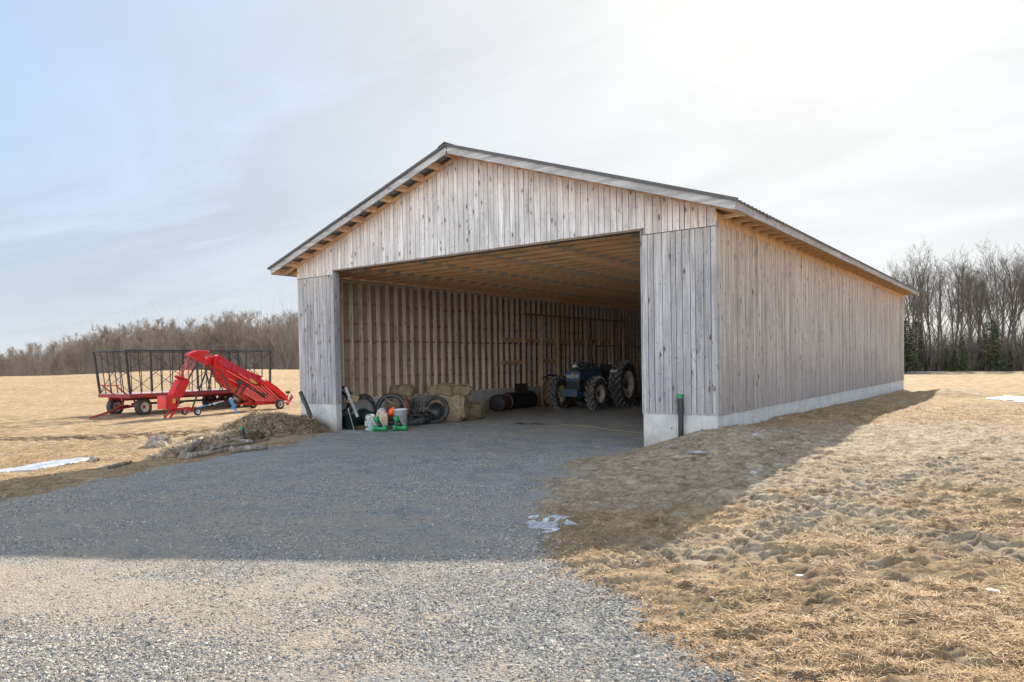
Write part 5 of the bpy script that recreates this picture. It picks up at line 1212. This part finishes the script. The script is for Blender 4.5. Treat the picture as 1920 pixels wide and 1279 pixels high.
o = m.build('harrow_section', M['iron']); o.location=(1.95,2.75,0.35); o.rotation_euler=(0,0,R(25)); tag(o, 'dark toothed iron harrow section propped between the rusty disc and the leaning tyre', 'harrow')
# cardboard, plastic bags, kraft bag
def bag(name, label, cat, c, s, seed, mat):
    bm = bmesh.new(); bmesh.ops.create_icosphere(bm, subdivisions=4, radius=1)
    for v_ in bm.verts:
        p = v_.co.copy(); k = mnoise.noise(p*2.1+Vector((seed,0,0)))*0.5+abs(mnoise.noise(p*4.3+Vector((0,seed,0))))*0.45; p = p*(0.85+k); v_.co = Vector((p.x*s[0], p.y*s[1], (max(p.z,-.7)+.7)*s[2]))
    me = bpy.data.meshes.new(name); bm.to_mesh(me); bm.free(); me.materials.append(mat); o = bpy.data.objects.new(name, me); col.objects.link(o); o.location = c; tag(o, label, cat); return o
bag('plastic_bag', 'crumpled white and black printed plastic bag left of the paper sack', 'plastic bag', (1.95,0.92,0.03), (0.20,0.16,0.22), 3, M['film'])
bag('plastic_bag', 'small white crumpled bag resting on the printed bag heap', 'plastic bag', (2.05,1.25,0.40), (0.12,0.11,0.09), 5, M['film'])
bag('plastic_bag', 'translucent grey plastic bag beside the paper sack', 'plastic bag', (2.22,0.70,0.0), (0.17,0.13,0.15), 9, M['film2'])
bag('plastic_bottle', 'pale green crumpled plastic bottle lying in front of the bags', 'bottle', (2.42,0.42,0.0), (0.13,0.08,0.07), 7, M['aqua'])
m = MB(); m.prism([(-0.19,0),(0.18,0),(0.19,0.34),(0.15,0.47),(0.02,0.43),(-0.16,0.48),(-0.19,0.34)], -0.11, 0.11); o = m.build('paper_sack', M['kraft'], None, 0.02); o.location=(2.50,0.82,0.0); o.rotation_euler=(0,0,R(-25)); tag(o, 'open kraft paper sack standing left of the white bucket', 'paper sack')
bag('plastic_bag', 'pinkish bag bulging out of the top of the paper sack', 'plastic bag', (2.42,0.92,0.40), (0.11,0.10,0.09), 13, M['pink'])
o = empty('orange_jug', (2.62,1.10,0.50)); tag(o, 'bright orange plastic jug lying between paper sack and white bucket', 'jug'); o.rotation_euler=(0,R(35),0)
m = MB(); m.lathe([(0,-0.13),(0.075,-0.12),(0.085,-0.04),(0.085,0.05),(0.05,0.10),(0.03,0.12),(0.03,0.15),(0,0.15)], (0,0,0), (0,0,1), 20); m.build('jug_body', M['orange'], o)
m = MB(); m.box(0.30,0.30001,0,0.0001,0,0.0001) if False else None; 
m.prism([(-0.2,0),(0.18,0.02),(0.22,0.2),(-0.05,0.26)], -0.01, 0.01); o = m.build('cardboard_piece', M['card'], None); o.location=(1.25,0.85,0.72); o.rotation_euler=(R(-20),0,R(30)); tag(o, 'folded piece of brown cardboard on the heap by the jamb', 'cardboard')
# green pipe fittings: two tees
def tee(c, rz, label):
    o = empty('pipe_fitting', c, rz); tag(o, label, 'pipe fitting')
    m = MB(); m.lathe([(0.065,-0.17),(0.075,-0.17),(0.075,-0.10),(0.062,-0.09),(0.062,0.09),(0.075,0.10),(0.075,0.17),(0.065,0.17),(0.055,0.10),(0.055,-0.10)], (0,0,0.075), (1,0,0), 20, closed=True); m.build('sleeve', M['green'], o)
    m = MB(); m.tube([(0.02,0,0.10),(-0.05,0,0.22)], 0.055, 18, 1); m.lathe([(0.0,0.0),(0.062,0.0),(0.068,0.06),(0.068,0.13),(0.0,0.13)], (-0.06,0,0.22), (-0.3,0,1), 20); m.build('branch', [M['green'], M['blackpl']], o); o.scale = (1.15,1.15,1.15); return o
tee((2.86,0.38,0.0), R(30), 'green plastic pipe tee in front of the paper sack, left of the pair')
tee((3.22,0.78,0.0), R(42), 'green plastic pipe tee in front of the white bucket, right of the pair')
# rusty disc
m = MB(); m.lathe([(0,0.06),(0.15,0.045),(0.27,0.0),(0.275,-0.004),(0.15,0.035),(0,0.05)], (0,0,0), (0.85,0.42,0.12), 32); o = m.build('rusty_disc', M['rust']); o.location=(2.2,2.20,0.58); tag(o, 'rusty round disc blade standing right of the white bucket', 'disc')
m = MB(); m.tube([(0,0,0),(-0.45,-0.05,0.22)], 0.008, 6); o = m.build('rod', M['plate']); o.location=(2.0,1.9,0.62); tag(o, 'thin grey metal rod slanting across the dark tyre', 'rod')
m = MB(); m.tube([(0,0,0),(-0.10,0.0,0.10),(-0.2,0.05,0.22)], 0.007, 6); o = m.build('rod', M['rope']); o.location=(2.55,1.0,0.42); tag(o, 'thin greenish stick poking up behind the paper sack', 'rod')
# dark red drum and long black culvert along the wall
o = empty('steel_drum', (1.05,8.4,0.31)); tag(o, 'dark red steel drum with a white hoop lying along the left wall', 'drum')
ax = (-0.62,2.2,0)
m = MB(); m.lathe([(0,-0.021),(0.265,-0.004)], (0,0,0), ax, 28, 1); m.lathe([(0.26,0),(0.27,0),(0.30,0.02),(0.30,0.30),(0.31,0.32),(0.30,0.34),(0.30,0.80),(0.27,0.82),(0,0.82)], (0,0,0), ax, 28); m.build('drum_body', [M['darkred'], M['blackpl']], o)
m = MB(); m.lathe([(0.312,0.72),(0.318,0.74),(0.318,0.80),(0.312,0.82)], (0,0,0), ax, 28); m.build('drum_hoop', M['film'], o)
m = MB(); m.lathe([(0.30,-0.12),(0.315,-0.12),(0.315,0.0),(0.30,0.0)], (0,0,0), ax, 28, closed=True); m.build('drum_lip', M['tyre_old'], o)
o = empty('culvert_pipe', (0.78,9.35,0.33)); tag(o, 'wide black plastic culvert pipe lying against the footing beyond the drum', 'culvert pipe')
m = MB(); pts = [(0-0.05*k/40, k*0.045, 0.0) for k in range(41)]; m.tube(pts, [0.33*(1 if k % 2 else 0.955) for k in range(41)], 28); m.build('pipe_wall', M['blackpl'], o)
m = MB(); m.beam((0.1,0.9,0.30),(-0.35,1.5,0.62),0.5,0.02,0,(0,0,1)); m.build('torn_flap', M['blackpl'], o)
# yellow cord over the floor
m = MB(); pa = G(1052,799,.012); pb_ = G(1206,814,.012); pts = []
for k in range(24):
    f = k/23; p = pa.lerp(pb_, f); pts.append((p.x+0.10*math.sin(f*7), p.y+0.12*math.sin(f*5), zg1(p.x,p.y)+0.03))
m.tube(pts, 0.004, 6); o = m.build('yellow_cord', M['rope']); tag(o, 'thin yellow cord lying across the gravel floor before the right jamb', 'cord')
# note sheets on the footing
for i, (px, py, y_) in enumerate(((695,742,2.84),(803,743,5.5))):
    D = ray(px, py); t_ = (0.232-CX)/D.x; p = Vector((CX,CY,CZ))+D*t_
    m = MB(); m.add([(0,-0.09,-0.05),(0.004,-0.02,-0.07),(0.012,0.08,-0.02),(0.008,0.10,0.05),(0.012,0.0,0.03),(0,-0.07,0.06)], [(0,1,4,5),(1,2,3,4)]); o = m.build('wrapper_scrap', M['film']); o.location = p
    s_ = o.modifiers.new('s','SOLIDIFY'); s_.thickness = 0.003
    tag(o, ['scrap of white wrapper on the footing above the black tyre behind the bucket','scrap of white wrapper on the footing above the leaning tyre'][i], 'wrapper')
# ------------------------------------------------------------------ trees
def gen_tree(seed, H, spread, dens=1.0, fork=0.35, twig_r=0.012, trunk_r=0.16, wig=(0.07,0.10,0.13,0.15,0.15), upw=(0.04,0.16,0.16,0.12,0.05), a0=(18,40)):
    rg = random.Random(seed); tm = MB(); cm = MB()
    def seg(mb, pts, rs, n): mb.tube(pts, rs, n, 0, False, True)
    def rv(): return Vector((rg.gauss(0,1), rg.gauss(0,1), rg.gauss(0,1))).normalized()
    def grow(p, d, ln, r, lvl, mb, n):
        k = (6,5,4,3,2)[lvl]; pts = [p]; rs = [r]; q_ = p.copy(); dd = d.copy()
        end = r*(0.35 if lvl == 0 else 0.3)
        for i in range(k):
            dd = (dd+rv()*wig[lvl]+Vector((0,0,upw[lvl]))).normalized(); q_ = q_+dd*(ln/k); pts.append(q_.copy()); rs.append(max(r+(end-r)*(i+1)/k, twig_r*0.6))
        seg(mb, pts, rs, n)
        if lvl == 4: return
        cnt = int((15, 6.5, 6, 5)[lvl]*dens*rg.uniform(.8,1.2))
        for j in range(cnt):
            f = (fork+(1-fork)*((j+rg.random())/cnt)) if lvl == 0 else rg.uniform(0.25, 1.0)
            ii = min(int(f*k), k-1); base = pts[ii].lerp(pts[ii+1], f*k-ii); ax_ = (pts[ii+1]-pts[ii]).normalized()
            sd = rv(); sd = (sd-ax_*sd.dot(ax_)).normalized(); ang = R(rg.uniform(*a0) if lvl == 0 else rg.uniform(18, 48))
            nd = ax_*math.cos(ang)+sd*math.sin(ang); l2 = (H*spread*(1.15-0.75*(f-fork)/(1-fork)) if lvl == 0 else ln*rg.uniform(.42,.62))
            l2 *= rg.uniform(.75,1.15)
            grow(base, nd, l2, max(rs[ii]*(0.50 if lvl == 0 else 0.55), twig_r), lvl+1, cm if lvl+1 >= 1 else mb, (4,3,3,3)[min(lvl,3)])
    grow(Vector((0,0,-0.4)), Vector((rg.uniform(-.05,.05), rg.uniform(-.05,.05), 1)).normalized(), H*0.93, trunk_r, 0, tm, 7)
    return tm, cm
protos = []
for i in range(6):
    tm, cm = gen_tree(100+i, 12.0, 0.30+0.04*(i % 3), 1.05, 0.14+0.06*(i % 3), 0.012, 0.14, (0.08,0.11,0.14,0.17,0.15), (0.04,0.12,0.10,0.08,0.05), (22,52))
    protos.append((tm, cm))
def make_tree(tm, cm, name, tmat, cmat):
    t = empty(name); tm.build('trunk', tmat, t); cm.build('crown', cmat, t); return t
PT = [make_tree(*p, 'bare_tree', M['tbark'], M['twig']) for p in protos]
PR_ = []
for i in range(4):
    tm, cm = gen_tree(300+i, 14.0, 0.40, 0.80, 0.28, 0.008, 0.16, (0.07,0.09,0.11,0.13,0.12), (0.04,0.14,0.14,0.09,0.05), (18,40)); PR_.append(make_tree(tm, cm, 'tall_bare_tree', M['tbark_dark'], M['twig_dark']))
used = set()
def place(pr, loc, rz, s, label, group, cat='bare tree'):
    if id(pr) in used: t = copy_tree(pr)
    else: used.add(id(pr)); t = pr
    t.location = loc; t.rotation_euler = (0,0,rz); t.scale = (s[0], s[0], s[1]); tag(t, label, cat, group); return t
rt_ = random.Random(5)
def interp(x, L_):
    for (a, b), (c, d) in zip(L_[:-1], L_[1:]):
        if a <= x <= c: return b+(d-b)*(x-a)/(c-a)
    return L_[-1][1]
topY = [(-60,672),(0,668),(60,657),(120,648),(180,628),(240,618),(300,612),(400,601),(470,597),(560,604),(660,602)]
depth = [(-60,270),(0,250),(120,215),(240,175),(400,150),(560,138),(660,135)]
rows = [(0,46),(9,50),(20,54),(34,52)]
for ri, (dd, n) in enumerate(rows):
    for k in range(n):
        px = -45+(k+rt_.uniform(-.35,.35))*(650/n); D_ = interp(px, depth)+dd*(1.0)+rt_.uniform(-3,3); hz = 697.24-0.0177*px
        p = at_depth(px, 690, D_); g = zg1(p.x, p.y)
        ty = interp(px, topY)+rt_.choice((-10,-5,-1,2,5,10,16,22))+(10 if ri == 0 else 0); zt_ = CZ+(hz-ty)*D_/1385
        s = max(0.35, (zt_-g)/12.0); s = min(s, 1.6)
        place(PT[rt_.randrange(6)], (p.x, p.y, g), rt_.uniform(0,6.28), (s*rt_.uniform(.9,1.15), s), 'brown leafless tree in the long wood beyond the left field', 'leafless trees of the wood beyond the left field')
# right hand wood
tr = [(1655,515,90),(1690,505,84),(1728,478,86),(1748,492,92),(1772,500,88),(1800,484,86),(1822,490,90),(1850,512,96),(1868,470,84),(1885,488,90),(1905,476,86),(1930,470,84),(1960,480,90),(1712,520,80),(1785,520,100),(1838,530,104),(1895,525,100),(1670,540,100),(1740,545,106),(1815,545,108),(1870,550,110),(1925,520,98),(1990,490,92),(1645,530,96),(1705,495,93),(1760,515,82),(1788,492,95),(1812,505,82),(1832,500,90),(1880,500,94),(1915,490,90),(1945,505,84),(1680,520,88),(1735,500,98),(1860,520,86)]
for (px, ty, D_) in tr:
    p = at_depth(px, 690, D_); g = zg1(p.x, p.y); hz = 697.24-0.0177*px; zt_ = CZ+(hz-ty)*D_/1385; s = (zt_-g)/14.0*0.97
    place(PR_[rt_.randrange(4)], (p.x, p.y, g), rt_.uniform(0,6.28), (s*rt_.uniform(.95,1.15), s), 'tall dark leafless tree at the edge of the right hand wood', 'tall leafless trees of the right hand wood')
def gen_spruce(seed, H):
    rg = random.Random(seed); tm = MB(); cm = MB(); tm.tube([(0,0,-.3),(0,0,H)], [0.09,0.015], 6, 0, False)
    z = 0.25
    while z < H-0.15:
        f = 1-z/H; rad = 0.15+f*H*0.24*rg.uniform(.75,1.15)
        for j in range(rg.randint(5,8)):
            a = rg.uniform(0,6.28); r_l = rad*rg.uniform(.6,1.1); dr = rg.uniform(-.35,.02)
            m_ = 7
            for i in range(m_):
                t_ = (i+0.5)/m_; p = Vector((math.cos(a)*r_l*t_, math.sin(a)*r_l*t_, z+dr*r_l*t_*t_))
                for k in range(4):
                    b = a+rg.uniform(-1.1,1.1); l_ = 0.10+0.16*rg.random()+0.12*(1-t_)*f; wd = l_*0.24
                    d = Vector((math.cos(b), math.sin(b), rg.uniform(-.5,.2)))*l_; s_ = Vector((-math.sin(b), math.cos(b), rg.uniform(-.4,.4)))*wd
                    cm.add([p-s_, p+s_, p+d], [(0,1,2)])
        z += 0.13+0.05*rg.random()
    return make_tree(tm, cm, 'spruce', M['tbark_dark'], M['needle'])
SP = [gen_spruce(50+i, 4.6) for i in range(3)]
for k in range(17):
    px = 1700+k*15+rt_.uniform(-4,4); D_ = rt_.uniform(74,82); p = at_depth(px, 690, D_); g = zg1(p.x,p.y); s = rt_.choice((.35,.5,.6,.8,1.0,1.2))
    place(SP[k % 3], (p.x,p.y,g), rt_.uniform(0,6.28), (s*rt_.uniform(.9,1.5),s), 'dark green young spruce under the tall trees at the right', 'young spruces under the right hand wood', 'spruce')
# tangled brush at the foot of both woods (nobody could count it)
def brush(name, label, cells, mat, n, h0, h1, seed):
    rg = np.random.default_rng(seed); P = []; 
    px = rg.uniform(cells[0], cells[1], n); dd = rg.uniform(0, cells[2], n)
    base = []
    for a, b in zip(px, dd):
        D_ = (interp(a, depth)-3 if cells[1] < 700 else cells[3])+b; p = at_depth(a, 690, D_); base.append((p.x, p.y))
    base = np.array(base); z = zg(base[:,0], base[:,1]); h = h0+(h1-h0)*rg.uniform(0, 1, n)**1.6*(0.35+0.9*vnoise(base[:,0], base[:,1], 0.16, seed))
    a = rg.uniform(0,6.28,n); t_ = rg.uniform(0,0.55,n); d = np.stack([np.sin(t_)*np.cos(a), np.sin(t_)*np.sin(a), np.cos(t_)],1); b3 = np.c_[base, z-0.1]
    segs = []
    for j in range(4):
        f0 = 0 if j == 0 else rg.uniform(.2,.7,n)[:,None]; dj = d if j == 0 else d+rg.normal(size=(n,3))*0.45; lj = h[:,None]*(1 if j == 0 else rg.uniform(.3,.6,n)[:,None])
        o_ = b3+d*h[:,None]*f0; tip = o_+dj*lj; s_ = np.cross(dj, rg.normal(size=(n,3))); s_ /= np.linalg.norm(s_,axis=1)[:,None]; s_ *= 0.022
        segs.append(np.stack([o_-s_, o_+s_, tip],1).reshape(-1,3))
    V = np.concatenate(segs); o = np_mesh(name, V, np.arange(len(V)).reshape(-1,3), mat); tag(o, label, 'brush', None, 'stuff')
brush('undergrowth', 'tangled bare brush at the foot of the left wood', (-50,640,44), M['twig'], 16000, 2.0, 12.0, 3)
brush('undergrowth', 'tangled bare brush at the foot of the right wood', (1640,2000,26,76), M['twig_dark'], 6500, 0.4, 6.5, 4)
# snow line at the foot of the right wood
c = at_depth(1740,690,76); c.z = zg1(c.x,c.y); puddle('snow_strip', 'thin strip of snow along the foot of the right hand wood', c, 4.5, 0.5, R(37.7), 12, M['snow'], 0.03, 0.03, 120, 0.3, True)

n = 5200; xx = rng.uniform(0.4, 9.5, n); yy = rng.uniform(0.2, 14, n); k = (vnoise(xx, yy, 0.9, 201)*0.6+vnoise(xx, yy, 3, 202)*0.4) > 0.52; xx = xx[k]; yy = yy[k]
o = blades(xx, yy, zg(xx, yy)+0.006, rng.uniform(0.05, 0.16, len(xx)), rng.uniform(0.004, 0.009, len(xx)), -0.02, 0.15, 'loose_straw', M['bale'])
tag(o, 'loose straw strewn over the gravel floor inside the barn', 'straw', None, 'stuff')
